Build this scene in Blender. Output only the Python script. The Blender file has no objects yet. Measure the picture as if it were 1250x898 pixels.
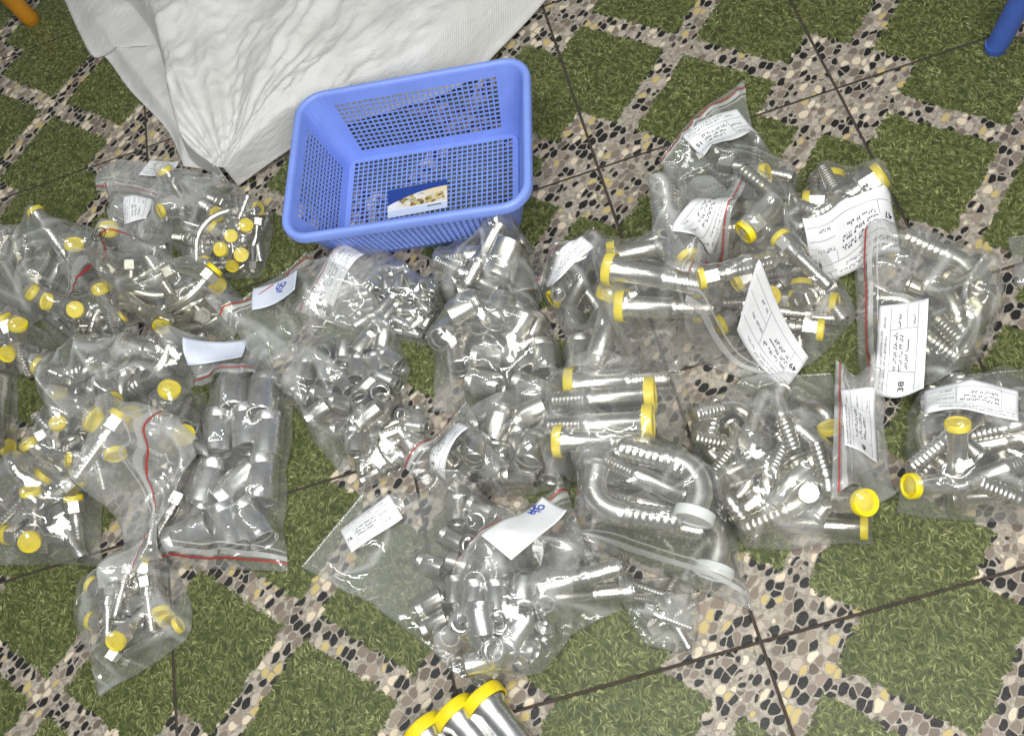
import bpy, bmesh, math, random
import numpy as np
from mathutils import Matrix, Vector

random.seed(7)
rng = np.random.default_rng(7)
scene = bpy.context.scene
COL = scene.collection
PI = math.pi

# ------------------------------------------------------------------ camera
PW, PH, FOC = 1250.0, 898.0, 1252.2          # photograph frame and focal length (px)
YAW, PITCH, ROLL = 0.20336, 0.53096, -0.48404
CAM = np.array([-0.0611, -1.0841, 1.3432])
def _rot(axis, a): return np.array(Matrix.Rotation(a, 3, axis))
CR = _rot('Z', YAW) @ _rot('X', PITCH) @ _rot('Z', ROLL)
cam_data = bpy.data.cameras.new('camera')
cam = bpy.data.objects.new('camera', cam_data)
COL.objects.link(cam)
m4 = Matrix([[*CR[0], CAM[0]], [*CR[1], CAM[1]], [*CR[2], CAM[2]], [0, 0, 0, 1]])
cam.matrix_world = m4
cam_data.sensor_fit = 'HORIZONTAL'
cam_data.sensor_width = 36.0
cam_data.lens = 36.0 * FOC / PW
cam_data.clip_start, cam_data.clip_end = 0.02, 60
scene.camera = cam

# ------------------------------------------------------------------ light: a covered yard, lit by unseen added lamps
world = bpy.data.worlds.new('World'); scene.world = world; world.use_nodes = True
world.node_tree.nodes['Background'].inputs[0].default_value = (0.93, 0.97, 1.0, 1)
world.node_tree.nodes['Background'].inputs[1].default_value = 0.20
def area(name, loc, target, sx, sy, power, color):
    d = bpy.data.lights.new(name, 'AREA'); d.shape = 'RECTANGLE'; d.size, d.size_y = sx, sy
    d.energy = power; d.color = color
    o = bpy.data.objects.new(name, d); COL.objects.link(o); o.location = loc
    o.rotation_euler = (Vector(target) - Vector(loc)).to_track_quat('-Z', 'Y').to_euler()
    return o
area('key_light', (0.15, -1.55, 1.80), (-0.25, -0.45, 0), 1.3, 0.8, 46, (1.0, 0.985, 0.95))  # unseen main lamp, placed so brightness falls off toward the back
area('glint_lamp', (-0.2, -0.55, 2.5), (-0.2, -0.4, 0), 1.2, 0.10, 20, (0.95, 1.0, 0.98))  # unseen strip lamp added for glints on film and steel
area('glint_lamp', (-0.95, -0.05, 2.5), (-0.6, -0.1, 0), 0.10, 1.2, 11, (0.95, 1.0, 0.98))  # second added strip, set where tilted film folds catch a glint
area('overhead_fill', (-0.2, -0.3, 2.7), (-0.2, -0.3, 0), 3.4, 3.4, 9.5, (1.0, 0.99, 0.96))  # added fill lamp that lifts the steel tops to mid grey

vs = scene.view_settings
vs.view_transform = 'Standard'; vs.look = 'None'; vs.exposure = 0.0; vs.gamma = 1.0; vs.use_curve_mapping = False
cy = scene.cycles
cy.use_denoising = True
cy.max_bounces = 10; cy.diffuse_bounces = 3; cy.glossy_bounces = 5; cy.transmission_bounces = 6
cy.transparent_max_bounces = 24
cy.caustics_reflective = False; cy.caustics_refractive = False
cy.sample_clamp_indirect = 4.0

# ------------------------------------------------------------------ helpers
def ray(x, y):
    return CR @ np.array([(x - PW / 2) / FOC, -(y - PH / 2) / FOC, -1.0])
def px(x, y, z=0.0):
    """point of the photographed floor plan (raised to z) that is seen at x, y"""
    d = ray(x, y)
    return CAM + d * (z - CAM[2]) / d[2]

def smooth01(t): t = np.clip(t, 0, 1); return t * t * (3 - 2 * t)
def _hash(ix, iy, seed):
    n = (ix.astype(np.int64) * 374761393 + iy.astype(np.int64) * 668265263 + seed * 974711) & 0x7fffffff
    n = ((n ^ (n >> 13)) * 1274126177) & 0x7fffffff
    return ((n ^ (n >> 16)) & 0xffff) / 65535.0
def noise(x, y, seed=0):
    ix, iy = np.floor(x), np.floor(y); fx, fy = smooth01(x - ix), smooth01(y - iy)
    a, b = _hash(ix, iy, seed), _hash(ix + 1, iy, seed)
    c, d = _hash(ix, iy + 1, seed), _hash(ix + 1, iy + 1, seed)
    return (a * (1 - fx) + b * fx) * (1 - fy) + (c * (1 - fx) + d * fx) * fy
def ridge(x, y, seed=0, p=2.5): return (1 - np.abs(2 * noise(x, y, seed) - 1)) ** p

def link(name, data, parent=None, mat=None):
    o = bpy.data.objects.new(name, data); COL.objects.link(o)
    if parent is not None: o.parent = parent
    if mat is not None and data is not None and hasattr(data, 'materials') and not data.materials: data.materials.append(mat)
    return o
def empty(name, loc=(0, 0, 0)):
    o = bpy.data.objects.new(name, None); COL.objects.link(o); o.location = loc
    o.empty_display_size = 0.02
    return o
def tag(o, label, cat, group=None):
    o['label'] = label; o['category'] = cat
    if group: o['group'] = group
    return o
def mesh(name, verts, faces, mat=None, smooth=True, sharp=None):
    m = bpy.data.meshes.new(name)
    m.from_pydata([tuple(map(float, v)) for v in verts], [], [tuple(map(int, f)) for f in faces])
    if mat: m.materials.append(mat)
    m.validate(); m.update()
    if smooth:
        m.polygons.foreach_set('use_smooth', [True] * len(m.polygons))
        if sharp: m.set_sharp_from_angle(angle=math.radians(sharp))
    return m
def grid_faces(nu, nv, off=0, flip=False, wrap=False):
    f = []
    for j in range(nv - 1):
        for i in range(nu if wrap else nu - 1):
            a, b = j * nu + i, j * nu + (i + 1) % nu
            q = (a + off, b + off, b + nu + off, a + nu + off)
            f.append(q[::-1] if flip else q)
    return f

# ------------------------------------------------------------------ materials
def mat(name):
    m = bpy.data.materials.new(name); m.use_nodes = True
    nt = m.node_tree; nt.nodes.clear()
    out = nt.nodes.new('ShaderNodeOutputMaterial')
    return m, nt, out
class N:
    """tiny node helper"""
    def __init__(s, nt): s.nt = nt
    def n(s, t, **kw):
        nd = s.nt.nodes.new(t)
        for k, v in kw.items(): setattr(nd, k, v)
        return nd
    def put(s, sock, v):
        if hasattr(v, 'is_output') or isinstance(v, bpy.types.NodeSocket): s.nt.links.new(v, sock)
        else: sock.default_value = v
    def math(s, op, a, b=0.0, c=None, clamp=False):
        nd = s.n('ShaderNodeMath', operation=op); nd.use_clamp = clamp
        s.put(nd.inputs[0], a); s.put(nd.inputs[1], b)
        if c is not None: s.put(nd.inputs[2], c)
        return nd.outputs[0]
    def vmath(s, op, a, b):
        nd = s.n('ShaderNodeVectorMath', operation=op); s.put(nd.inputs[0], a)
        s.put(nd.inputs[3] if op == 'SCALE' else nd.inputs[1], b)
        return nd.outputs[0]
    def mix(s, f, a, b, blend='MIX'):
        nd = s.n('ShaderNodeMix', data_type='RGBA', blend_type=blend)
        s.put(nd.inputs[0], f); s.put(nd.inputs[6], a); s.put(nd.inputs[7], b)
        return nd.outputs[2]
    def ramp(s, f, stops, interp='LINEAR'):
        nd = s.n('ShaderNodeValToRGB'); cr = nd.color_ramp; cr.interpolation = interp
        while len(cr.elements) < len(stops): cr.elements.new(0.5)
        for e, (p, c) in zip(cr.elements, stops): e.position = p; e.color = (*c, 1) if len(c) == 3 else c
        s.put(nd.inputs[0], f); return nd.outputs[0]
    def step(s, v, lo, hi):
        nd = s.n('ShaderNodeMapRange', interpolation_type='SMOOTHSTEP')
        s.put(nd.inputs[0], v); nd.inputs[1].default_value = lo; nd.inputs[2].default_value = hi
        return nd.outputs[0]
    def noise(s, vec, scale, detail=2.0, rough=0.5):
        nd = s.n('ShaderNodeTexNoise'); s.put(nd.inputs['Vector'], vec)
        nd.inputs['Scale'].default_value = scale; nd.inputs['Detail'].default_value = detail; nd.inputs['Roughness'].default_value = rough
        return nd.outputs
    def vor(s, vec, scale, feature='F1', rand=1.0):
        nd = s.n('ShaderNodeTexVoronoi', feature=feature); s.put(nd.inputs['Vector'], vec)
        nd.inputs['Scale'].default_value = scale; nd.inputs['Randomness'].default_value = rand
        return nd.outputs
    def mapping(s, vec, rot=0.0, scale=(1, 1, 1)):
        nd = s.n('ShaderNodeMapping'); s.put(nd.inputs[0], vec)
        nd.inputs['Rotation'].default_value = (0, 0, rot)
        return s.vmath('MULTIPLY', nd.outputs[0], scale)
    def bump(s, h, strength=0.3, dist=0.001):
        nd = s.n('ShaderNodeBump'); s.put(nd.inputs['Height'], h)
        nd.inputs['Strength'].default_value = strength; nd.inputs['Distance'].default_value = dist
        return nd.outputs[0]
    def pbsdf(s, color, rough=0.5, metal=0.0, normal=None, **kw):
        nd = s.n('ShaderNodeBsdfPrincipled')
        s.put(nd.inputs['Base Color'], color); s.put(nd.inputs['Roughness'], rough); s.put(nd.inputs['Metallic'], metal)
        if normal is not None: s.put(nd.inputs['Normal'], normal)
        for k, v in kw.items(): s.put(nd.inputs[k], v)
        return nd.outputs[0]
def objcoord(k): return k.n('ShaderNodeTexCoord').outputs['Object']

def tile_material():
    m, nt, out = mat('printed_tile'); k = N(nt)
    p = objcoord(k)
    rnd = k.n('ShaderNodeObjectInfo').outputs['Random']
    shift = k.n('ShaderNodeCombineXYZ'); k.put(shift.inputs[2], k.math('MULTIPLY', rnd, 7.0))
    q = k.vmath('ADD', p, shift.outputs[0])
    # ragged grass mask: truncated diamonds against the four edges
    wob = k.noise(q, 85, 3, 0.65)[1]
    wv = k.vmath('SCALE', k.vmath('SUBTRACT', wob, (0.5, 0.5, 0.5)), 0.030)
    sp = k.n('ShaderNodeSeparateXYZ'); k.put(sp.inputs[0], k.vmath('ADD', p, wv))
    a = k.math('DIVIDE', k.math('ABSOLUTE', sp.outputs[0]), 0.4)
    b = k.math('DIVIDE', k.math('ABSOLUTE', sp.outputs[1]), 0.4)
    diag = k.math('SUBTRACT', k.math('ABSOLUTE', k.math('SUBTRACT', a, b)), 0.066)
    corner = k.math('SUBTRACT', 0.675, k.math('ADD', a, b))
    gm = k.step(k.math('MINIMUM', diag, corner), -0.004, 0.006)
    # pebbles
    dis = k.vmath('ADD', q, k.vmath('SCALE', k.vmath('SUBTRACT', k.noise(q, 30, 2)[1], (0.5, 0.5, 0.5)), 0.012))
    pm = k.mapping(dis, 0.9, (1.25, 0.82, 1.0))
    f1 = k.vor(pm, 70, 'F1', 0.78); de = k.vor(pm, 70, 'DISTANCE_TO_EDGE', 0.78)
    cs = k.n('ShaderNodeSeparateColor'); k.put(cs.inputs[0], f1[1])
    sz = k.math('MULTIPLY', cs.outputs[1], 0.07)
    inside = k.math('MINIMUM', k.step(de[0], 0.045, 0.08), k.step(k.math('ADD', f1[0], sz), 0.62, 0.54))
    peb = k.ramp(cs.outputs[0], [(0.0, (0.008, 0.008, 0.009)), (0.42, (0.010, 0.010, 0.011)), (0.43, (0.115, 0.090, 0.072)), (0.46, (0.19, 0.15, 0.12)),
                                 (0.60, (0.15, 0.12, 0.098)), (0.70, (0.26, 0.205, 0.16)), (0.73, (0.60, 0.51, 0.38)), (0.86, (0.64, 0.56, 0.44)), (0.87, (0.46, 0.36, 0.15)), (0.93, (0.42, 0.36, 0.29))], 'CONSTANT')
    grain = k.noise(q, 420, 3, 0.7)[0]
    peb = k.mix(k.step(grain, 0.4, 0.8), peb, k.mix(0.12, peb, (0.33, 0.30, 0.26, 1)))
    # thin dark outline round a pebble, as printed
    line = k.math('MULTIPLY', k.step(inside, 0.15, 0.5), k.step(inside, 0.98, 0.6))
    mort = k.mix(k.step(k.noise(q, 160, 4, 0.65)[0], 0.35, 0.68), (0.22, 0.19, 0.155, 1), (0.40, 0.36, 0.30, 1))
    stone = k.mix(inside, mort, peb)
    stone = k.mix(k.math('MULTIPLY', line, 0.55), stone, (0.10, 0.08, 0.065, 1))
    # grass print: layers of small curled blades
    gd = k.vmath('ADD', q, k.vmath('SCALE', k.vmath('SUBTRACT', k.noise(q, 55, 2)[1], (0.5, 0.5, 0.5)), 0.016))
    tot = None
    for i, (r, sx, sy) in enumerate(((0.35, 330, 75), (1.35, 300, 80), (2.35, 340, 70), (2.95, 310, 85))):
        v = k.vor(k.mapping(k.vmath('ADD', gd, (0.13 * i, 0.07 * i, 0)), r, (sx * 1.1, sy * .95, 1)), 1.0, 'F1')
        c = k.n('ShaderNodeSeparateColor'); k.put(c.inputs[0], v[1])
        val = k.math('MULTIPLY', c.outputs[0], k.step(v[0], 0.62, 0.12))
        tot = val if tot is None else k.math('MAXIMUM', tot, val)
    patch = k.noise(q, 14, 2)[0]
    tot = k.math('MULTIPLY', tot, k.math('MULTIPLY_ADD', patch, 0.55, 0.72))
    grass = k.ramp(tot, [(0.0, (0.036, 0.044, 0.014)), (0.30, (0.076, 0.092, 0.027)), (0.55, (0.125, 0.138, 0.047)), (0.82, (0.190, 0.200, 0.080)), (1.0, (0.34, 0.33, 0.15))])
    dry = k.step(k.vor(k.mapping(gd, 0.8, (420, 130, 1)), 1.0, 'F1')[0], 0.16, 0.05)
    grass = k.mix(k.math('MULTIPLY', dry, k.step(k.noise(q, 40, 2)[0], 0.5, 0.62)), grass, (0.30, 0.28, 0.13, 1))
    col = k.mix(gm, stone, grass)
    # foot-worn dust
    col = k.mix(k.math('MULTIPLY', k.step(k.noise(q, 6, 4, 0.6)[0], 0.45, 0.8), 0.03), col, (0.20, 0.17, 0.13, 1))
    rough = k.math('MULTIPLY_ADD', k.noise(q, 22, 3)[0], 0.30, 0.30)
    nrm = k.bump(k.math('ADD', k.math('MULTIPLY', inside, 0.4), tot), 0.25, 0.0006)
    k.put(out.inputs[0], k.pbsdf(col, rough, 0.0, nrm, **{'Specular IOR Level': 0.3}))
    return m

def simple(name, color, rough, metal=0.0, nscale=0, namp=0.2, bump=0.0, bscale=300, dark=None, **kw):
    m, nt, out = mat(name); k = N(nt); p = objcoord(k)
    c = (*color, 1)
    if nscale:
        f = k.step(k.noise(p, nscale, 4, 0.6)[0], 0.35, 0.72)
        d = dark or tuple(x * (1 - namp) for x in color)
        c = k.mix(f, c, (*d, 1))
        rough = k.math('MULTIPLY_ADD', k.noise(p, nscale * 2.3, 3)[0], 0.22, rough - 0.09)
    nrm = k.bump(k.noise(p, bscale, 3)[0], bump, 0.0006) if bump else None
    k.put(out.inputs[0], k.pbsdf(c, rough, metal, nrm, **kw))
    return m

M = {}
M['tile'] = tile_material()
M['grout'] = simple('grout', (0.055, 0.042, 0.034), 0.9, nscale=60, namp=0.4)
M['zinc'] = simple('zinc_plated_steel', (0.70, 0.69, 0.65), 0.28, 1.0, nscale=55, dark=(0.52, 0.50, 0.44), bump=0.03, bscale=900)
M['zinc_bright'] = simple('bright_turned_steel', (0.84, 0.84, 0.83), 0.26, 1.0, nscale=40, dark=(0.70, 0.70, 0.69), bump=0.02, bscale=1200)
M['zinc_warm'] = simple('yellowish_zinc_steel', (0.66, 0.64, 0.54), 0.28, 1.0, nscale=50, dark=(0.48, 0.46, 0.36), bump=0.03, bscale=900)
M['yellow'] = simple('yellow_plastic', (0.84, 0.67, 0.015), 0.40, nscale=90, namp=0.18, bump=0.1, bscale=400)
M['white_cap'] = simple('milky_plastic', (0.70, 0.71, 0.69), 0.35, nscale=70, namp=0.08, **{'Subsurface Weight': 0.2})
M['blue'] = simple('blue_plastic', (0.215, 0.32, 0.80), 0.36, nscale=25, namp=0.10, **{'Subsurface Weight': 0.0})
M['blue_leg'] = simple('blue_leg_plastic', (0.055, 0.12, 0.45), 0.35, nscale=30, namp=0.15)
M['orange_leg'] = simple('orange_leg_plastic', (0.46, 0.20, 0.010), 0.42, nscale=30, namp=0.2)
M['rubber'] = simple('dark_rubber', (0.02, 0.02, 0.022), 0.7, nscale=50)
M['paper'] = simple('label_paper', (0.80, 0.80, 0.82), 0.55, nscale=60, namp=0.05)
M['paper_blue'] = simple('bluish_paper', (0.66, 0.70, 0.82), 0.55, nscale=60, namp=0.05)
M['ink'] = simple('black_ink', (0.02, 0.02, 0.025), 0.6)
M['grey_ink'] = simple('grey_ink', (0.06, 0.06, 0.07), 0.6)
M['blue_ink'] = simple('blue_ink', (0.03, 0.07, 0.45), 0.5)
M['red'] = simple('red_zip_plastic', (0.42, 0.055, 0.05), 0.45)

def film_material(name, haze, bump):
    m, nt, out = mat(name); k = N(nt); p = objcoord(k)
    nrm = k.bump(k.noise(p, 42, 2, 0.5)[0], bump, 0.004)
    tr = k.n('ShaderNodeBsdfTransparent'); tr.inputs[0].default_value = (0.985, 0.985, 0.98, 1)
    df = k.n('ShaderNodeBsdfDiffuse'); df.inputs[0].default_value = (0.80, 0.81, 0.80, 1)
    a = k.n('ShaderNodeMixShader')
    at = k.n('ShaderNodeAttribute', attribute_name='painted_glint')          # highlight streaks along the folds, painted in as extra white haze
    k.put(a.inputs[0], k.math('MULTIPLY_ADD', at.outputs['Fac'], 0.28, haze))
    nt.links.new(tr.outputs[0], a.inputs[1]); nt.links.new(df.outputs[0], a.inputs[2])
    gl = k.n('ShaderNodeBsdfGlossy'); gl.inputs['Roughness'].default_value = 0.07; gl.inputs[0].default_value = (1, 1, 1, 1); k.put(gl.inputs['Normal'], nrm)
    # reflectance of a thin sheet, the same from either side
    lw = k.n('ShaderNodeLayerWeight'); lw.inputs[0].default_value = 0.5; k.put(lw.inputs[1], nrm)
    fr = k.math('MULTIPLY_ADD', k.math('POWER', lw.outputs[1], 4.0), 0.55, 0.065)
    b = k.n('ShaderNodeMixShader'); k.put(b.inputs[0], fr)
    nt.links.new(a.outputs[0], b.inputs[1]); nt.links.new(gl.outputs[0], b.inputs[2])
    nt.links.new(b.outputs[0], out.inputs[0])
    return m
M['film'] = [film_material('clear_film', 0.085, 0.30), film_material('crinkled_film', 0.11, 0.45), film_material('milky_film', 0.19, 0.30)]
def zip_material():
    m, nt, out = mat('zip_plastic'); k = N(nt)
    tr = k.n('ShaderNodeBsdfTransparent')
    pb = k.pbsdf((0.75, 0.75, 0.74, 1), 0.25)
    a = k.n('ShaderNodeMixShader'); a.inputs[0].default_value = 0.32
    nt.links.new(tr.outputs[0], a.inputs[1]); nt.links.new(pb, a.inputs[2]); nt.links.new(a.outputs[0], out.inputs[0])
    return m
M['zip'] = zip_material()

# ------------------------------------------------------------------ the floor: printed ceramic tiles
floor = link('floor', mesh('floor', [(-2.6, -2.2, -0.010), (2.0, -2.2, -0.010), (2.0, 2.6, -0.010), (-2.6, 2.6, -0.010),
                                     (-2.6, -2.2, -0.0022), (2.0, -2.2, -0.0022), (2.0, 2.6, -0.0022), (-2.6, 2.6, -0.0022)],
                           [(3, 2, 1, 0), (4, 5, 6, 7), (0, 1, 5, 4), (1, 2, 6, 5), (2, 3, 7, 6), (3, 0, 4, 7)], M['grout'], smooth=False))
floor['kind'] = 'structure'
def tile_mesh():
    h, c = 0.1978, 0.0012
    v = [(sx * h, sy * h, -0.0021) for sx, sy in ((-1, -1), (1, -1), (1, 1), (-1, 1))]
    v += [(sx * h, sy * h, -c * .6) for sx, sy in ((-1, -1), (1, -1), (1, 1), (-1, 1))]
    v += [(sx * (h - c), sy * (h - c), 0) for sx, sy in ((-1, -1), (1, -1), (1, 1), (-1, 1))]
    f = [(8, 9, 10, 11)] + [(i + o, (i + 1) % 4 + o, (i + 1) % 4 + o + 4, i + o + 4) for o in (0, 4) for i in range(4)]
    return mesh('tile', v, f, M['tile'], smooth=False)
TM = tile_mesh()
for i in range(-6, 4):
    for j in range(-5, 6):
        t = link('tile', TM, floor); t.location = (0.4 * i + 0.2, 0.4 * j + 0.2, 0)
        t.rotation_euler = (0, 0, 0)

# height of everything laid down so far, over the floor
HR, HX0, HY0, HN = 0.004, -1.7, -1.4, 850
HM = np.zeros((HN, HN))
def hsample(x, y):
    gx = np.clip((np.asarray(x) - HX0) / HR, 0, HN - 2.001); gy = np.clip((np.asarray(y) - HY0) / HR, 0, HN - 2.001)
    ix, iy = gx.astype(int), gy.astype(int); fx, fy = gx - ix, gy - iy
    return (HM[iy, ix] * (1 - fx) + HM[iy, ix + 1] * fx) * (1 - fy) + (HM[iy + 1, ix] * (1 - fx) + HM[iy + 1, ix + 1] * fx) * fy
def hput(X, Y, Z):
    for _ in range(2):                               # refine so that no cell is missed
        def up(A):
            B = np.zeros((A.shape[0] * 2 - 1, A.shape[1] * 2 - 1)); B[::2, ::2] = A
            B[1::2, ::2] = (A[:-1] + A[1:]) / 2; B[:, 1::2] = (B[:, :-2:2] + B[:, 2::2]) / 2
            return B
        X, Y, Z = up(X), up(Y), up(Z)
    ix = np.clip(np.round((X - HX0) / HR).astype(int), 0, HN - 1); iy = np.clip(np.round((Y - HY0) / HR).astype(int), 0, HN - 1)
    np.maximum.at(HM, (iy, ix), Z)
def on(x, y, dz=0.0):
    """point where the sight line meets what lies there already (+dz)"""
    d = ray(x, y); zz = np.arange(.30, -.0001, -.002)
    Q = CAM[None] + d[None] * ((zz - CAM[2]) / d[2])[:, None]
    hit = np.nonzero(zz <= hsample(Q[:, 0], Q[:, 1]) + dz)[0]
    p = Q[hit[0]] if len(hit) else px(x, y, dz)
    return np.array([p[0], p[1], float(hsample(p[0], p[1])) + dz])
def heading(x, y, deg):
    a = px(x, y); b = px(x + 10 * math.cos(math.radians(deg)), y + 10 * math.sin(math.radians(deg)))
    return math.atan2(b[1] - a[1], b[0] - a[0])

# ------------------------------------------------------------------ hydraulic hose fittings
SEG = 20
def lathe(prof, seg=SEG, close=True):
    """revolve (x, r) about the x axis"""
    v, f = [], []
    for x, r in prof:
        for s in range(seg):
            a = 2 * PI * (s + .5) / seg; v.append((x, r * math.cos(a), r * math.sin(a)))
    n = len(prof)
    for j in range(n - 1):
        for s in range(seg):
            a, b = j * seg + s, j * seg + (s + 1) % seg
            f.append((a, b, b + seg, a + seg))
    return v, f
def sweep(path, rad, seg=16):
    path = np.array(path); n = len(path)
    t = np.gradient(path, axis=0); t /= np.linalg.norm(t, axis=1)[:, None]
    v, f = [], []
    for j in range(n):
        up = np.array([0, 0, 1.0]); s1 = np.cross(up, t[j]); s1 /= np.linalg.norm(s1)
        for s in range(seg):
            a = 2 * PI * s / seg; v.append(path[j] + rad[j] * (math.cos(a) * s1 + math.sin(a) * up))
    for j in range(n - 1):
        for s in range(seg):
            a, b = j * seg + s, j * seg + (s + 1) % seg
            f.append((a, a + seg, b + seg, b))
    return v, f
def barbs(x0, x1, r, n, d=0.10):
    out = []; w = (x1 - x0) / n
    for i in range(n):
        a = x0 + i * w
        out += [(a, r * (1 - d)), (a + w * .72, r), (a + w * .80, r * (1 - d))]
    return out
def bore(x, r, depth): return [(x + depth, 0.0005), (x + depth, r), (x, r)]   # blind hole at the -x end

KIND = {}
def add_kind(name, parts, spheres):
    """parts: (part name, verts, faces, sharp); spheres: (x, y, z, r) used to stack the pieces"""
    KIND[name] = (parts, np.array(spheres, float))
# ferrule: a turned sleeve with a bore right through
def ferrule(r, L, wall=0.16):
    ri = r * (1 - wall); c = r * .07; h = L / 2
    p = [(-h + c, ri), (-h, ri + c * .5), (-h, r - c), (-h + c, r), (-h + L * .20, r), (-h + L * .215, r * .975), (-h + L * .235, r * .975), (-h + L * .25, r),
         (h - c, r), (h, r - c), (h, ri + c * .5), (h - c, ri), (h - L * .18, ri), (h - L * .2, ri * .86), (-h + L * .2, ri * .86), (-h + L * .18, ri), (-h + c, ri)]
    return lathe(p, 24)
for nm, r, L in (('ferrule_small', .0085, .030), ('ferrule_medium', .0155, .040), ('ferrule_wide', .0205, .050), ('ferrule_large', .0255, .076)):
    v, f = ferrule(r, L)
    n = 3 if L / r < 3.2 else 4
    add_kind(nm, [('sleeve', v, f, 35)], [((i / (n - 1) - .5) * (L - 1.6 * r), 0, 0, r * 1.0) for i in range(n)])
def cap_parts(x, r, t, w=1.0):
    v, f = lathe([(x - t * .55, r * .90), (x - t * .55, r), (x + t * .30, r), (x + t * .45, r * .95), (x + t * .45, r * .80), (x + t * .30, r * .74), (x + t * .34, r * .3), (x + t * .36, 0.0003)], 26)
    return ('cap', v, f, 40)
def hexnut(x0, x1, r):
    c = r * .10
    v, f = lathe([(x0, r * .55), (x0, r * .88), (x0 + c, r), (x1 - c, r), (x1, r * .88), (x1, r * .55)], 6)
    return ('nut', v, f, 20)
# straight swivel-nut fitting
v, f = lathe(bore(-.062, .0052, .02) + [(-.062, .0070)] + barbs(-.061, -.010, .0086, 10) + [(-.008, .0082), (-.004, .0082), (-.003, .0112), (.004, .0112), (.005, .0090), (.016, .0090), (.020, .011), (.020, .0005)])
add_kind('straight', [('stem', v, f, 35), hexnut(.012, .032, .0145), cap_parts(.035, .0145, .008)],
         [(-.053, 0, 0, .0085), (-.036, 0, 0, .0085), (-.019, 0, 0, .0088), (-.002, 0, 0, .011), (.014, 0, 0, .013), (.029, 0, 0, .0145)])
# straight flange fitting: ribbed tail, smooth barrel, flange under a cap
v, f = lathe(bore(-.062, .0088, .025) + [(-.062, .0108)] + barbs(-.061, -.024, .0122, 9, .07) + [(-.022, .0118), (-.020, .0132), (-.015, .0132), (-.013, .0120), (.010, .0124), (.036, .0132), (.042, .0165), (.046, .0165), (.046, .0005)], 24)
add_kind('flange', [('stem', v, f, 35), cap_parts(.048, .0200, .011)],
         [(-.053, 0, 0, .0118), (-.033, 0, 0, .0118), (-.013, 0, 0, .0125), (.008, 0, 0, .0125), (.030, 0, 0, .0140), (.047, 0, 0, .0195)])
# plain pipe stub with one open end
v, f = lathe(bore(-.060, .0090, .05) + [(-.060, .0116), (-.058, .0120), (.010, .0120), (.012, .0128), (.016, .0128), (.018, .0120), (.056, .0120), (.060, .0135), (.060, .0005)], 24)
add_kind('pipe', [('stem', v, f, 35), cap_parts(.062, .0155, .009)], [((i / 6 - .5) * .108, 0, 0, .0125) for i in range(7)])
def bend(name, ang, r, tail, head, br, nb, nut, capr):
    P, Rr = [], []
    ti = np.linspace(-tail, 0, 3 * nb + 3)
    for i, x in enumerate(ti):
        P.append((x, 0, 0)); Rr.append(r * (1.0 if i > 3 * nb else (0.90, 1.0, 0.93)[i % 3]))
    P = [(-tail + .02, 0, 0), (-tail + .0005, 0, 0)] + P; Rr = [r * .6, r * .62] + Rr
    # collar
    n = 12
    for i in range(1, n + 1):
        a = ang * i / n; P.append((br * math.sin(a), br * (1 - math.cos(a)), 0)); Rr.append(r * 1.0)
    e = np.array(P[-1]); d = np.array([math.cos(ang), math.sin(ang), 0])
    for s, rr in ((.35, 1.0), (.7, 1.02), (.82, 1.28), (1.0, 1.28), (1.001, .1)):
        P.append(tuple(e + d * head * s)); Rr.append(r * rr)
    v, f = sweep(P, Rr)
    parts = [('stem', v, f, 40)]
    M3 = np.array([[math.cos(ang), -math.sin(ang), 0], [math.sin(ang), math.cos(ang), 0], [0, 0, 1]])
    def place(part, off):
        nm, vv, ff, sh = part
        return (nm, [tuple(M3 @ np.array(q) + e + d * off) for q in vv], ff, sh)
    if nut: parts.append(place(hexnut(-.009 * r / .0085, .009 * r / .0085, r * 1.75), head * .9))
    parts.append(place(cap_parts(0, capr, r * .85), head * 1.0 + (r * 1.3 if nut else r * .3)))
    # collars behind the ribbed tail
    cv, cf = lathe([(-tail * .20, r * .95), (-tail * .20, r * 1.22), (-tail * .13, r * 1.22), (-tail * .13, r * .95)], 16)
    parts.append(('collar', cv, cf, 35))
    S = []
    for t in np.linspace(-tail + r, 0, 4): S.append((t, 0, 0, r * 1.08))
    for a in np.linspace(ang / 3, ang, 3): S.append((br * math.sin(a), br * (1 - math.cos(a)), 0, r * 1.05))
    for s in (.5, 1.0): S.append((*(e + d * head * s), r * (1.3 if s < 1 else 1.6)))
    # centre
    c = np.mean(np.array(S)[:, :3], axis=0)
    parts = [(nm, [tuple(np.array(q) - c) for q in vv], ff, sh) for nm, vv, ff, sh in parts]
    S = [(*(np.array(s[:3]) - c), s[3]) for s in S]
    add_kind(name, parts, S)
bend('elbow', PI / 2, .0085, .040, .018, .024, 6, True, .0135)
bend('elbow_wide', PI / 4 * 1.1, .0085, .042, .020, .036, 6, True, .0135)
bend('flange_elbow', PI / 2, .0105, .052, .014, .026, 8, False, .0175)
bend('flange_bend', PI / 4 * 1.2, .0105, .052, .016, .040, 8, False, .0175)
bend('long_bend', PI * .42, .0065, .050, .022, .060, 4, True, .0112)

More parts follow.
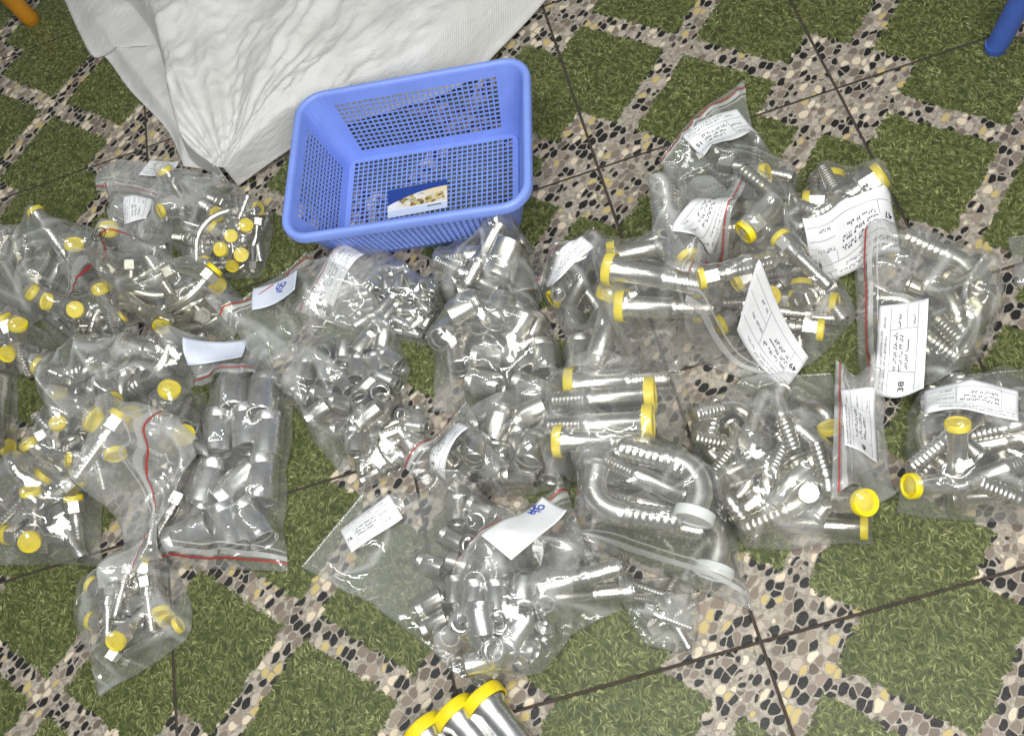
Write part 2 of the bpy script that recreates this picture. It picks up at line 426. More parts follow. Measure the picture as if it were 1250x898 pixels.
KM = {}
def kind_mesh(kind, pi, matname):
    key = (kind, pi, matname)
    if key not in KM:
        nm, v, f, sh = KIND[kind][0][pi]
        KM[key] = mesh(nm, v, f, M[matname], True, sh)
    return KM[key]
NAMES = {'ferrule_small': 'hose_ferrule', 'ferrule_medium': 'hose_ferrule', 'ferrule_wide': 'hose_ferrule', 'ferrule_large': 'hose_ferrule',
         'straight': 'hose_fitting', 'flange': 'hose_fitting', 'pipe': 'pipe_stub', 'elbow': 'elbow_fitting', 'elbow_wide': 'elbow_fitting',
         'flange_elbow': 'elbow_fitting', 'flange_bend': 'elbow_fitting', 'long_bend': 'bent_fitting'}
def put_fitting(kind, scale, R3, pos, label, group, metal='zinc', capmat='yellow'):
    parts = KIND[kind][0]
    M4 = Matrix.Translation(Vector(pos)) @ Matrix(R3.tolist()).to_4x4() @ Matrix.Scale(scale, 4)
    cat = 'ferrule' if kind.startswith('ferrule') else 'fitting'
    if len(parts) == 1:
        o = link(NAMES[kind], kind_mesh(kind, 0, metal)); o.matrix_world = M4
    else:
        o = empty(NAMES[kind]); o.matrix_world = M4
        for i, p in enumerate(parts):
            if p[0] == 'cap' and capmat is None: continue
            link(p[0], kind_mesh(kind, i, capmat if p[0] == 'cap' else metal), o)
    tag(o, label, cat, group)
    return o

SAY = {'ferrule_small': 'thin short steel sleeve', 'ferrule_medium': 'medium steel sleeve', 'ferrule_wide': 'wide steel sleeve', 'ferrule_large': 'large bright steel sleeve',
       'straight': 'hex nut fitting', 'flange': 'ribbed straight fitting', 'pipe': 'smooth pipe stub', 'elbow': 'small elbow fitting', 'elbow_wide': 'wide elbow fitting',
       'flange_elbow': 'thick ribbed elbow', 'flange_bend': 'thick curved pipe', 'long_bend': 'slim curved pipe'}
def describe(kind, R3, cap, where):
    a = SAY[kind]
    if not kind.startswith('ferrule'): a += {None: ' without cap', 'yellow': ' with yellow cap', 'white_cap': ' with milky white cap'}[cap]
    if abs(R3[2, 0]) > .5 and ('bend' not in kind and 'elbow' not in kind): a += ' tipped on end'
    return a + ' ' + where

def rotm(yaw, tilt=0.0, roll=0.0):
    return np.array((Matrix.Rotation(yaw, 3, 'Z') @ Matrix.Rotation(-tilt, 3, 'Y') @ Matrix.Rotation(roll, 3, 'X')))

def sd_poly(P, poly):
    """signed distance (inside > 0) and inward direction"""
    A = poly; B = np.roll(poly, -1, axis=0); d = B - A
    w = P[:, None, :] - A[None]
    t = np.clip((w * d).sum(2) / np.maximum((d * d).sum(1), 1e-12), 0, 1)
    off = w - t[..., None] * d; dist = np.linalg.norm(off, axis=2)
    k = dist.argmin(1); ii = np.arange(len(P)); near = off[ii, k]; dm = dist[ii, k]
    c = ((A[None, :, 1] > P[:, None, 1]) != (B[None, :, 1] > P[:, None, 1])) & (P[:, None, 0] < d[None, :, 0] * (P[:, None, 1] - A[None, :, 1]) / np.where(np.abs(d[:, 1]) < 1e-9, 1e-9, d[:, 1])[None] + A[None, :, 0])
    ins = c.sum(1) % 2 == 1
    n = near / np.maximum(dm, 1e-9)[:, None]
    return np.where(ins, dm, -dm), np.where(ins[:, None], n, -n)

def settle(items, poly, steps=110):
    """let the pieces of one bag sink onto what lies below and push each other apart"""
    if not items: return
    loc = [KIND[i['k']][1][:, :3] * i['s'] for i in items]; rad = np.concatenate([KIND[i['k']][1][:, 3] * i['s'] for i in items])
    own = np.concatenate([np.full(len(l), n) for n, l in enumerate(loc)])
    sl = []; a = 0
    for l in loc: sl.append(slice(a, a + len(l))); a += len(l)
    X = np.concatenate([l @ i['R'].T + i['p'] for l, i in zip(loc, items)])
    anchor = np.array([i['p'][:2] for i in items]); stiff = np.array([0.25 if i['fix'] else 0.012 for i in items])
    same = own[:, None] == own[None]
    RS = rad[:, None] + rad[None]
    for st in range(steps):
        X[:, 2] -= 0.0022 * (1 - st / steps) + 0.0003
        for _ in range(2):
            D = X[:, None] - X[None]; dist = np.sqrt((D ** 2).sum(2)) + 1e-9
            ov = np.where(same, 0, np.maximum(RS - dist, 0))
            X += (D / dist[..., None] * ov[..., None] * 0.30).sum(1).clip(-.004, .004)
        fl = hsample(X[:, 0], X[:, 1]) + rad + 0.0008
        X[:, 2] = np.maximum(X[:, 2], fl)
        sd, n = sd_poly(X[:, :2], poly)
        push = np.clip(rad * 1.05 + .004 - sd, 0, .006)
        X[:, :2] += n * push[:, None]
        for n_, (i, l, s) in enumerate(zip(items, loc, sl)):
            c = X[s].mean(0); c[:2] += (anchor[n_] - c[:2] + (i['R'] @ l.mean(0))[:2]) * stiff[n_]
            lc = l - l.mean(0)
            if not i['fix']:
                U, _, Vt = np.linalg.svd((X[s] - X[s].mean(0)).T @ lc + i['R'] * 1e-6)
                Rm = U @ np.diag([1, 1, np.linalg.det(U @ Vt)]) @ Vt
                i['R'] = Rm
            X[s] = lc @ i['R'].T + c
            i['p'] = c - i['R'] @ l.mean(0)
    for _ in range(30):                                   # nothing may stick out of the bag
        for i, l, s in zip(items, loc, sl):
            sd, n = sd_poly(X[s, :2], poly); vio = np.clip(rad[s] * 1.05 + .003 - sd, 0, .02)
            if vio.max() > .0005:
                k = vio.argmax(); mv = np.array([*(n[k] * min(vio[k], .004)), 0]); X[s] += mv; i['p'] = i['p'] + mv
    for i, l, s in zip(items, loc, sl):                   # nothing may sink into what lies below
        lift = (hsample(X[s, 0], X[s, 1]) + rad[s] * .97 + .0008 - X[s, 2]).max()
        if lift > 0: i['p'] = i['p'] + np.array([0, 0, lift]); X[s, 2] += lift
    return X, rad

def catmull(pts, t):
    pts = np.array(pts, float); n = len(pts)
    if n == 2: return pts[0] + (pts[1] - pts[0]) * t[:, None]
    seg = np.linalg.norm(np.diff(pts, axis=0), axis=1); cum = np.concatenate([[0], np.cumsum(seg)]) / seg.sum()
    P = np.vstack([2 * pts[0] - pts[1], pts, 2 * pts[-1] - pts[-2]])
    i = np.clip(np.searchsorted(cum, t, side='right') - 1, 0, n - 2); u = ((t - cum[i]) / (cum[i + 1] - cum[i]))[:, None]
    p0, p1, p2, p3 = P[i], P[i + 1], P[i + 2], P[i + 3]
    return .5 * (2 * p1 + (p2 - p0) * u + (2 * p0 - 5 * p1 + 4 * p2 - p3) * u ** 2 + (3 * p1 - p0 - 3 * p2 + p3) * u ** 3)

# ------------------------------------------------------------------ paper labels on the bags
def text_mesh(body):
    cu = bpy.data.curves.new('number', 'FONT'); cu.body = body; cu.size = 1.0; cu.resolution_u = 3; cu.offset = 0.02
    o = bpy.data.objects.new('number', cu); COL.objects.link(o)
    dg = bpy.context.evaluated_depsgraph_get(); dg.update()
    me = bpy.data.meshes.new_from_object(o.evaluated_get(dg))
    v = np.array([p.co[:] for p in me.vertices]); f = [tuple(p.vertices) for p in me.polygons]
    bpy.data.objects.remove(o); bpy.data.curves.remove(cu); bpy.data.meshes.remove(me)
    return v, f
STROKES = {'42': [[(.0, .9), (.05, .35), (.35, .35)], [(.3, .95), (.28, .0)], [(.5, .8), (.65, .95), (.8, .75), (.5, .1), (.9, .1)], [(.15, .7), (.75, .55)]],
           '46': [[(.05, .95), (.0, .45), (.35, .5)], [(.3, .95), (.3, .1)], [(.75, .95), (.5, .5), (.55, .1), (.85, .1), (.85, .45), (.55, .4)], [(-.05, .75), (.5, .65)], [(.0, .62), (.9, .75)]],
           'GN': [[(.38, .8), (.1, .8), (.02, .5), (.12, .2), (.38, .2), (.38, .5), (.22, .5)], [(.55, .15), (.55, .85), (.92, .15), (.92, .85)],
                  [(.5 + .78 * math.cos(a * PI / 8), .5 + .82 * math.sin(a * PI / 8)) for a in range(17)]]}
def stroke_quads(polys, w):
    v, f = [], []
    for pl in polys:
        pl = catmull(pl, np.linspace(0, .9999, 6 * len(pl))) if len(pl) > 2 else np.array(pl, float)
        t = np.gradient(pl, axis=0); t /= np.linalg.norm(t, axis=1)[:, None] + 1e-9
        nrm = np.stack([-t[:, 1], t[:, 0]], 1) * w / 2; b = len(v)
        for a, q in zip(pl, nrm): v += [(*(a + q), 0), (*(a - q), 0)]
        f += [(b + 2 * i, b + 2 * i + 1, b + 2 * i + 3, b + 2 * i + 2) for i in range(len(pl) - 1)]
    return np.array(v), f
def blurred(n=3):
    B = HM.copy()
    for _ in range(n):
        C = B.copy(); C[1:-1, 1:-1] = (B[:-2, 1:-1] + B[2:, 1:-1] + B[1:-1, :-2] + B[1:-1, 2:] + B[1:-1, 1:-1]) / 5; B = np.maximum(C, HM) if _ < 1 else C
    return B
def paper_label(parent, cx, cy, w, h, deg, number=None, kind='print', paper='paper', strokes=None, seed=0):
    global HM
    c = on(cx, cy, .002); a = heading(cx, cy, deg); ca, sa = math.cos(a), math.sin(a)
    r = random.Random(seed + int(cx))
    # paper is stiff: it bridges the small wrinkles below it
    x0 = int((c[0] - HX0) / HR); y0 = int((c[1] - HY0) / HR); K = 26
    xs = slice(max(0, x0 - K), x0 + K); ys = slice(max(0, y0 - K), y0 + K)
    B = HM[ys, xs].copy(); O = B.copy()
    for it in range(40):
        C = B.copy(); C[1:-1, 1:-1] = (B[:-2, 1:-1] + B[2:, 1:-1] + B[1:-1, :-2] + B[1:-1, 2:]) / 4
        B = np.maximum(C, O) if it < 32 else np.maximum(C, O - .0006)
    keep = HM[ys, xs].copy(); HM[ys, xs] = B
    def surf(uv, dz):
        X = c[0] + (uv[:, 0] - .5) * w * ca - (uv[:, 1] - .5) * h * sa
        Y = c[1] + (uv[:, 0] - .5) * w * sa + (uv[:, 1] - .5) * h * ca
        return np.stack([X, Y, hsample(X, Y) + .0012 + dz], 1)
    nu, nv = max(6, int(w / .004)), max(5, int(h / .004))
    U, V = np.meshgrid(np.linspace(0, 1, nu), np.linspace(0, 1, nv)); uv = np.stack([U.ravel(), V.ravel()], 1)
    lab = link('paper_label', mesh('paper_label', surf(uv, 0), grid_faces(nu, nv), M[paper]), parent)
    lab.data.materials[0] = M[paper]
    sol = lab.modifiers.new('thickness', 'SOLIDIFY'); sol.thickness = .0002; sol.offset = -1
    # printed lines of small type (too small to read), frame rules
    v, f = [], []
    def rect(u0, u1, v0, v1):
        b = len(v); n = max(1, int((u1 - u0) * w / .006))
        for i in range(n + 1):
            u = u0 + (u1 - u0) * i / n; v.extend([(u, v0), (u, v1)])
        f.extend([(b + 2 * i, b + 2 * i + 2, b + 2 * i + 3, b + 2 * i + 1) for i in range(n)])
    if kind == 'print':
        def line(u0, u1, vc, hh, dens=.85):
            u = u0
            while u < u1:
                n = r.randint(2, 7)
                for _ in range(n):
                    cw = hh * h / w * r.uniform(.45, .75)
                    if u + cw > u1: return
                    q = r.random()
                    if q < .4: rect(u, u + cw * .75, vc - hh / 2, vc - hh * .1)
                    elif q < .7: rect(u, u + cw * .75, vc + hh * .1, vc + hh / 2); rect(u, u + cw * .3, vc - hh / 2, vc)
                    else: rect(u, u + cw * .35, vc - hh / 2, vc + hh / 2); rect(u, u + cw * .75, vc - .12 * hh, vc + .12 * hh)
                    u += cw
                u += hh * h / w * .6
        line(.04, .70, .91, .042); line(.04, .62, .83, .042); line(.72, .86, .86, .04)
        line(.22, .66, .62, .075); line(.22, .62, .50, .075); line(.24, .56, .38, .075); line(.70, .90, .55, .05); line(.72, .85, .26, .05)
        for (u0, u1, v0, v1) in ((.03, .97, .735, .742), (.03, .97, .18, .187), (.195, .199, .18, .74), (.68, .684, .18, .74), (.68, .97, .40, .406)): rect(u0, u1, v0, v1)
    if v: link('print', mesh('print', surf(np.array(v), .0005), f, M['grey_ink'], False), lab)
    if number:
        tv, tf = text_mesh(number); tv = tv[:, :2]; s = .17
        tv = (tv - tv.min(0)) * s
        uvn = np.stack([.05 + tv[:, 0] * h / w * 1.15, .38 + tv[:, 1]], 1)
        link('number', mesh('number', surf(uvn, .0006), tf, M['ink'], False), lab)
    if strokes:
        key, u0, v0, su, sv, ang = strokes
        sv_, sf = stroke_quads(STROKES[key], .11)
        p = (sv_[:, :2] - .5); q = np.stack([p[:, 0] * math.cos(ang) - p[:, 1] * math.sin(ang), p[:, 0] * math.sin(ang) + p[:, 1] * math.cos(ang)], 1)
        uvn = np.stack([u0 + q[:, 0] * su / w, v0 + q[:, 1] * su / h], 1)
        link('handwriting', mesh('handwriting', surf(uvn, .0006), sf, M['blue_ink'], False), lab)
    HM[ys, xs] = keep
    return lab

# ------------------------------------------------------------------ a zip bag with its contents
BAGN = 0
def bag(desc, inside, L, R, items=(), fill=(), film=0, zip_=True, lift=0.0, crumple=1.0, labels=(), metal='zinc', zipv=.05, red=True, mark=None, capped=.25, auto=True):
    """L, R: the two side edges from the zip mouth to the closed end (points of the plan as seen in the photograph)"""
    global BAGN
    BAGN += 1; sd = BAGN * 17
    t = np.linspace(0, 1, 40)
    lw = np.array([on(x, y, lift * .8 if i == 0 else 0)[:2] for i, (x, y) in enumerate(L)]); rw = np.array([on(x, y, lift * .8 if i == 0 else 0)[:2] for i, (x, y) in enumerate(R)])
    Lp = catmull(lw, np.minimum(t, .9999)); Rp = catmull(rw, np.minimum(t, .9999))
    wid = np.linalg.norm(Lp - Rp, axis=1).max(); hei = max(np.linalg.norm(np.diff(Lp, axis=0), axis=1).sum(), np.linalg.norm(np.diff(Rp, axis=0), axis=1).sum())
    nu, nv = int(np.clip(wid / .0042, 14, 80)), int(np.clip(hei / .0042, 14, 90))
    tv = np.linspace(0, .9999, nv); Lp, Rp = catmull(lw, tv), catmull(rw, tv)
    u = np.linspace(0, 1, nu)
    # round the closed-end corners a little
    P = Lp[:, None] + (Rp - Lp)[:, None] * u[None, :, None]
    cen = P[nv // 2, nu // 2]
    if not zip_: P[:] = P
    jx = (noise(P[..., 0] * 28, P[..., 1] * 28, sd) - .5) * .010; jy = (noise(P[..., 0] * 28, P[..., 1] * 28, sd + 1) - .5) * .010
    UU, VV = np.meshgrid(u, tv)
    far = smooth01((VV - .1) / .2)
    P[..., 0] += jx * far; P[..., 1] += jy * far
    poly = np.concatenate([P[0], P[1:, -1], P[-1, ::-1][1:], P[1:-1, 0][::-1]])
    poly = poly[::2]
    # contents
    its = []
    if items and not fill and auto:
        capped = 0
        ks = [i[0] for i in items]; k0 = max(sorted(set(ks)), key=ks.count); s0 = sum(i[1] for i in items) / len(items)
        if k0 != 'ferrule_large': fill = [(k0, s0 * .9, 2, (.25, .75, .35, .8))]
    rr = random.Random(sd)
    for it in items:
        k, s, x, y, deg = it[:5]; tilt = math.radians(it[5]) if len(it) > 5 else 0.0
        roll = math.radians(it[6]) if len(it) > 6 else 0.0
        rad = KIND[k][1][:, 3].max() * s
        p = on(x, y, rad)
        its.append(dict(k=k, s=s, R=rotm(heading(x, y, deg), tilt, roll), p=p + np.array([0, 0, .004]), fix=True, opt=it[7] if len(it) > 7 else {}))
    for k, s, n, (u0, u1, v0, v1) in fill:
        for _ in range(int(n * 1.45 + .5)):
            a, b = rr.uniform(u0, u1), rr.uniform(v0, v1)
            q = P[int(b * (nv - 1)), int(a * (nu - 1))]; rad = KIND[k][1][:, 3].max() * s
            z = float(hsample(q[0], q[1])) + rad * rr.uniform(1.2, 3.2)
            ss = s * rr.uniform(.94, 1.06)
            its.append(dict(k=k, s=ss, R=rotm(rr.uniform(0, 2 * PI), rr.uniform(-.5, .5), rr.uniform(0, 6.28)), p=np.array([q[0], q[1], z]), fix=False, opt={} if rr.random() < capped else {'cap': None}))
    res = settle(its, poly)
    group = 'pieces in the ' + desc
    for i in its:
        cp = i['opt'].get('cap', 'yellow')
        put_fitting(i['k'], i['s'], i['R'], i['p'], describe(i['k'], i['R'], cp, inside), group, i['opt'].get('metal', metal), cp)
    # film draped over the contents
    H0 = hsample(P[..., 0], P[..., 1])
    base = H0 + .0030
    if res is not None:
        X, rad = res; rm = rad * 1.04 + .0022
        d2 = (P[..., 0][..., None] - X[:, 0]) ** 2 + (P[..., 1][..., None] - X[:, 1]) ** 2
        top = np.where(d2 < rm ** 2, X[:, 2] + np.sqrt(np.maximum(rm ** 2 - d2, 0)), -1).max(2)
        h0 = np.maximum(base, top)
    else: h0 = base.copy()
    h = h0.copy()
    def edge(A): A[0], A[-1], A[:, 0], A[:, -1] = h0[0], h0[-1], h0[:, 0], h0[:, -1]
    edge(h)
    for it in range(110):
        g = h.copy(); g[1:-1, 1:-1] = (h[:-2, 1:-1] + h[2:, 1:-1] + h[1:-1, :-2] + h[1:-1, 2:]) / 4
        h = np.maximum(g, h0); edge(h)
    for it in range(3):
        g = h.copy(); g[1:-1, 1:-1] = (h[:-2, 1:-1] + h[2:, 1:-1] + h[1:-1, :-2] + h[1:-1, 2:]) / 4
        h = np.maximum(g, h0 - .0008); edge(h)
    # creases: a few sharp folds over smooth film
    x, y = P[..., 0], P[..., 1]
    wx = x + (noise(x * 14, y * 14, sd + 5) - .5) * .04; wy = y + (noise(x * 14, y * 14, sd + 6) - .5) * .04
    an = rr.uniform(0, PI); ca, sa = math.cos(an), math.sin(an); p, q = wx * ca + wy * sa, -wx * sa + wy * ca
    k1 = smooth01(noise(x * 13, y * 13, sd + 11) * 3 - 1.0); k2 = smooth01(noise(x * 13, y * 13, sd + 12) * 3 - 1.0)
    cr = .0085 * k1 * ridge(p * 24, q * 7, sd + 7, 4) + 0.0072 * k2 * ridge(p * 8, q * 32, sd + 8, 4) + .0022 * ridge(wx * 60 + wy * 30, wy * 22, sd + 9, 3) * (k1 + k2)
    soft = .005 * noise(wx * 9, wy * 9, sd + 10)
    white = np.maximum(smooth01((ridge(p * 24, q * 7, sd + 7, 1) - .85) / .15) * k1, smooth01((ridge(p * 8, q * 32, sd + 8, 1) - .85) / .15) * k2)  # painted highlight streaks that follow the fold lines
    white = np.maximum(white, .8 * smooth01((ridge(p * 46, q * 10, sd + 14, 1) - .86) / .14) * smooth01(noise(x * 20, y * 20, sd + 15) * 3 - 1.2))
    bord = np.minimum(np.minimum(UU, 1 - UU) * nu, np.minimum(VV, 1 - VV) * nv)
    wgt = smooth01(bord / 4.0)
    cr = (cr + soft) * crumple * wgt
    cr += .013 * crumple * smooth01(bord / 14.0) * smooth01(noise(x * 12, y * 12, sd + 30) * 1.8 - .3) * smooth01(VV * 4)
    lf = np.zeros_like(h)
    if lift:
        lv = smooth01(1 - VV / .48)
        lf = lift * lv * (.65 + .35 * np.cos((UU - .5) * 3.0)) + .006 * lv * np.sin(UU * 7 + sd)
    zt = h + cr + lf; zb = H0 + .0010 + lf * .985 + .25 * cr * (lf > .004)
    zt = np.maximum(zt, zb + .0012)
    top = np.stack([x, y, zt], 2).reshape(-1, 3); bot = np.stack([x, y, zb], 2).reshape(-1, 3)
    n = nu * nv
    faces = grid_faces(nu, nv) + grid_faces(nu, nv, n, True)
    ring = [i for i in range(nu)] + [j * nu + nu - 1 for j in range(1, nv)] + [(nv - 1) * nu + i for i in range(nu - 2, -1, -1)] + [j * nu for j in range(nv - 2, 0, -1)]
    faces += [(ring[(i + 1) % len(ring)], ring[i], ring[i] + n, ring[(i + 1) % len(ring)] + n) for i in range(len(ring))]
    root = empty('zip_bag' if zip_ else 'plastic_bag', (float(cen[0]), float(cen[1]), float(H0.min())))
    tag(root, desc, 'bag', 'clear bags of fittings on the floor')
    bpy.context.view_layer.update()
    inv = Matrix.Translation(-Vector(root.location))
    def child(name, me, par=None):
        me.transform(inv); return link(name, me, par or root)
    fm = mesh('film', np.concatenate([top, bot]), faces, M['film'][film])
    fm.attributes.new('painted_glint', 'FLOAT', 'POINT').data.foreach_set('value', np.concatenate([(white * min(max(crumple * 1.3 - .45, 0), 1.1)).ravel(), np.zeros(n)]).astype(np.float32))
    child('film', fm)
    if zip_:
        def ribbon(vc, half, dz, m, nm, par=None, thick=.0006):
            vv, ff = [], []
            dv = half / max(hei, .05)
            for i in range(nu):
                for s in (-1, 1):
                    fj = np.clip((vc + s * dv) * (nv - 1), 0, nv - 1.001); j = int(fj); fr = fj - j
                    pt = top.reshape(nv, nu, 3)[j, i] * (1 - fr) + top.reshape(nv, nu, 3)[j + 1, i] * fr
                    vv.append(pt + np.array([0, 0, dz + thick]))
            for i in range(nu):
                for s in (0, 1): vv.append(vv[2 * i + s] - np.array([0, 0, thick]))
            o = 2 * nu
            for i in range(nu - 1):
                a = 2 * i
                ff += [(a, a + 1, a + 3, a + 2), (a + o, a + 2 + o, a + 3 + o, a + 1 + o), (a, a + 2, a + 2 + o, a + o), (a + 1, a + 1 + o, a + 3 + o, a + 3)]
            ff += [(0, o, o + 1, 1), (2 * nu - 2, 2 * nu - 1, o + 2 * nu - 1, o + 2 * nu - 2)]
            mm = mesh(nm, vv, ff, M[m], True, 40); mm.transform(inv)
            return link(nm, mm, par or root)
        zs = ribbon(zipv + 0.007 / hei, .0034, .0006, 'zip', 'zip_strip')
        if red: ribbon(zipv, .0011, .0016, 'red', 'zip_line', zs)
        ribbon(zipv + .017 / hei, .0010, .0010, 'zip', 'zip_ridge', zs, .0012)
    hput(x, y, zt)
    for kw in labels:
        la = paper_label(root, **kw)
        for ob in [la] + list(la.children): ob.data.transform(inv)
    if mark:
        cx, cyy, size = mark; c = on(cx, cyy, .002); a = heading(cx, cyy, 0)
        sv_, sf = stroke_quads(STROKES['GN'], .10); p = (sv_[:, :2] - .5) * size
        X = c[0] + p[:, 0] * math.cos(a) - p[:, 1] * math.sin(a); Y = c[1] + p[:, 0] * math.sin(a) + p[:, 1] * math.cos(a)
        child('handwriting', mesh('handwriting', np.stack([X, Y, np.full(len(X), hsample(X, Y).max() + .001)], 1), sf, M['ink'], False))
    return root

# ------------------------------------------------------------------ blue perforated basket
def basket():
    root = empty('plastic_basket', (-0.2815, 0.0585, 0.0)); root.rotation_euler = (0, 0, math.radians(-12.6))
    tag(root, 'blue perforated plastic basket standing empty beside the white sack', 'basket')
    Hh = .130
    def outline(hx, hy, rc, nl, ns, nc):
        """rounded rectangle, counter-clockwise; returns points and whether the next cell is a corner"""
        P, C = [], []
        sides = [((-hx + rc, -hy), (hx - rc, -hy), nl), ((hx, -hy + rc), (hx, hy - rc), ns), ((hx - rc, hy), (-hx + rc, hy), nl), ((-hx, hy - rc), (-hx, -hy + rc), ns)]
        cen = [(hx - rc, -hy + rc), (hx - rc, hy - rc), (-hx + rc, hy - rc), (-hx + rc, -hy + rc)]
        for k, (a, b, n) in enumerate(sides):
            for i in range(n):
                P.append((a[0] + (b[0] - a[0]) * i / n, a[1] + (b[1] - a[1]) * i / n)); C.append(i < 1 or i > n - 2)
            for i in range(nc):
                an = -PI / 2 + k * PI / 2 + PI / 2 * i / nc
                P.append((cen[k][0] + rc * math.cos(an), cen[k][1] + rc * math.sin(an))); C.append(True)
        return np.array(P), C
    NL, NS, NC = 30, 20, 5
    rows = [0, .03, .10] + list(np.linspace(.10, .86, 13)[1:]) + [.95, 1.0]
    rings = []
    for t in rows:
        e = t ** .9
        P, C = outline(.156 + (.192 - .156) * e, .106 + (.140 - .106) * e, .022 + .014 * e, NL, NS, NC)
        rings.append(np.column_stack([P, np.full(len(P), .002 + t * (Hh - .002))]))
    n = len(rings[0]); V = [tuple(q) for r in rings for q in r]; F = []
    def cell(q, hole):
        if not hole: F.append(q); return
        c = [np.array(V[i]) for i in q]; m = sum(c) / 4; b = len(V)
        for p in c: V.append(tuple(m + (p - m) * .74))
        for i in range(4): F.append((q[i], q[(i + 1) % 4], b + (i + 1) % 4, b + i))
    for j in range(len(rows) - 1):
        for i in range(n):
            a, b = j * n + i, j * n + (i + 1) % n
            cell((a, b, b + n, a + n), 2 <= j < len(rows) - 3 and not C[i])
    wall = link('wall', mesh('wall', V, F, M['blue'], False), root)
    s = wall.modifiers.new('thickness', 'SOLIDIFY'); s.thickness = .0022; s.offset = -1
    # bottom
    V, F = [], []
    nx, ny = 34, 23; hx, hy = .1535, .1035
    for j in range(ny + 1):
        for i in range(nx + 1):
            x, y = -hx + 2 * hx * i / nx, -hy + 2 * hy * j / ny
            # pull the corners in
            dx, dy = max(abs(x) - (hx - .02), 0), max(abs(y) - (hy - .02), 0); d = math.hypot(dx, dy)
            if d > .02: f_ = .02 / d; x = math.copysign(hx - .02 + dx * f_, x); y = math.copysign(hy - .02 + dy * f_, y)
            V.append((x, y, .0042))
    for j in range(ny):
        for i in range(nx):
            a = j * (nx + 1) + i; cell((a, a + 1, a + nx + 2, a + nx + 1), 0 < i < nx - 1 and 0 < j < ny - 1)
    bt = link('bottom', mesh('bottom', V, F, M['blue'], False), root)
    s = bt.modifiers.new('thickness', 'SOLIDIFY'); s.thickness = .0022; s.offset = -1
    # rolled rim
    prof = [(-.0015, -.004), (-.0015, .002), (.002, .0050), (.0075, .0050), (.0110, .0020), (.0110, -.0100), (.0090, -.0100), (.0088, .0005), (.004, .0022)]
    V, F = [], []
    for (o, z) in prof:
        P, _ = outline(.192 + o, .140 + o, .036 + o, 12, 8, 9); V += [(*p, Hh + z) for p in P]
    n = len(P); F = grid_faces(n, len(prof), wrap=True) + [((len(prof) - 1) * n + i, (len(prof) - 1) * n + (i + 1) % n, (i + 1) % n, i) for i in range(n)]
    link('rim', mesh('rim', V, F, M['blue'], True, 50), root)
    return root
basket()

def card_material():
    """printed product card: dark blue head, white swoosh, a table of food in muddled colours, pale blue foot"""
    m, nt, out = mat('printed_card'); k = N(nt); p = objcoord(k)
    sp = k.n('ShaderNodeSeparateXYZ'); k.put(sp.inputs[0], p); x, y = sp.outputs[0], sp.outputs[1]
    arc = k.math('SUBTRACT', .0175, k.math('MULTIPLY', k.math('POWER', k.math('SUBTRACT', x, .046), 2.0), 2.2))
    top = k.step(k.math('SUBTRACT', y, arc), -.0003, .0003)
    v = k.vor(k.vmath('MULTIPLY', p, (1, 1.3, 1)), 190, 'F1')
    cs = k.n('ShaderNodeSeparateColor'); k.put(cs.inputs[0], v[1])
    food = k.ramp(cs.outputs[0], [(0, (.35, .28, .05)), (.15, (.10, .14, .04)), (.3, (.55, .48, .30)), (.45, (.6, .42, .06)), (.6, (.12, .07, .05)), (.7, (.62, .55, .42)), (.85, (.25, .10, .05))], 'CONSTANT')
    body = k.mix(k.step(k.noise(p, 45, 2)[0], .40, .52), (.72, .68, .62, 1), food)
    band = k.math('MULTIPLY', k.step(k.math('ABSOLUTE', k.math('ADD', y, .0005)), .0135, .011), k.step(x, -.040, -.030))
    col = k.mix(band, (.74, .76, .80, 1), body)
    sky = k.math('MULTIPLY', k.step(y, .004, .008), k.step(x, .006, .016)); col = k.mix(sky, col, (.72, .60, .38, 1))
    foot = k.step(y, -.0145, -.0175); col = k.mix(foot, col, (.55, .63, .80, 1))
    col = k.mix(top, col, (.015, .05, .25, 1))
    k.put(out.inputs[0], k.pbsdf(col, .35))
    return m
def card():
    a, b = px(472, 250, .007), px(546, 236, .007); c = px(509, 242, .007)
    an = math.atan2(b[1] - a[1], b[0] - a[0])
    hx, hy = .053, .0295
    v = [(sx * hx, sy * hy, z) for z in (0, .0005) for sx, sy in ((-1, -1), (1, -1), (1, 1), (-1, 1))]
    o = link('product_card', mesh('product_card', v, [(3, 2, 1, 0), (4, 5, 6, 7), (0, 1, 5, 4), (1, 2, 6, 5), (2, 3, 7, 6), (3, 0, 4, 7)], card_material(), False))
    o.location = (c[0], c[1], .0048); o.rotation_euler = (0, 0, an)
    tag(o, 'printed product card with a food picture lying in the blue basket', 'card')
    r = random.Random(3); vv, ff = [], []; x = .018
    while x < .043:
        w = r.uniform(.0015, .003); b_ = len(vv); vv += [(x, -.0205, .0009), (x + w, -.0205, .0009), (x + w, -.0178, .0009), (x, -.0178, .0009)]; ff.append((b_, b_ + 1, b_ + 2, b_ + 3)); x += w + .0007
    link('print', mesh('print', vv, ff, M['ink'], False), o)
card()

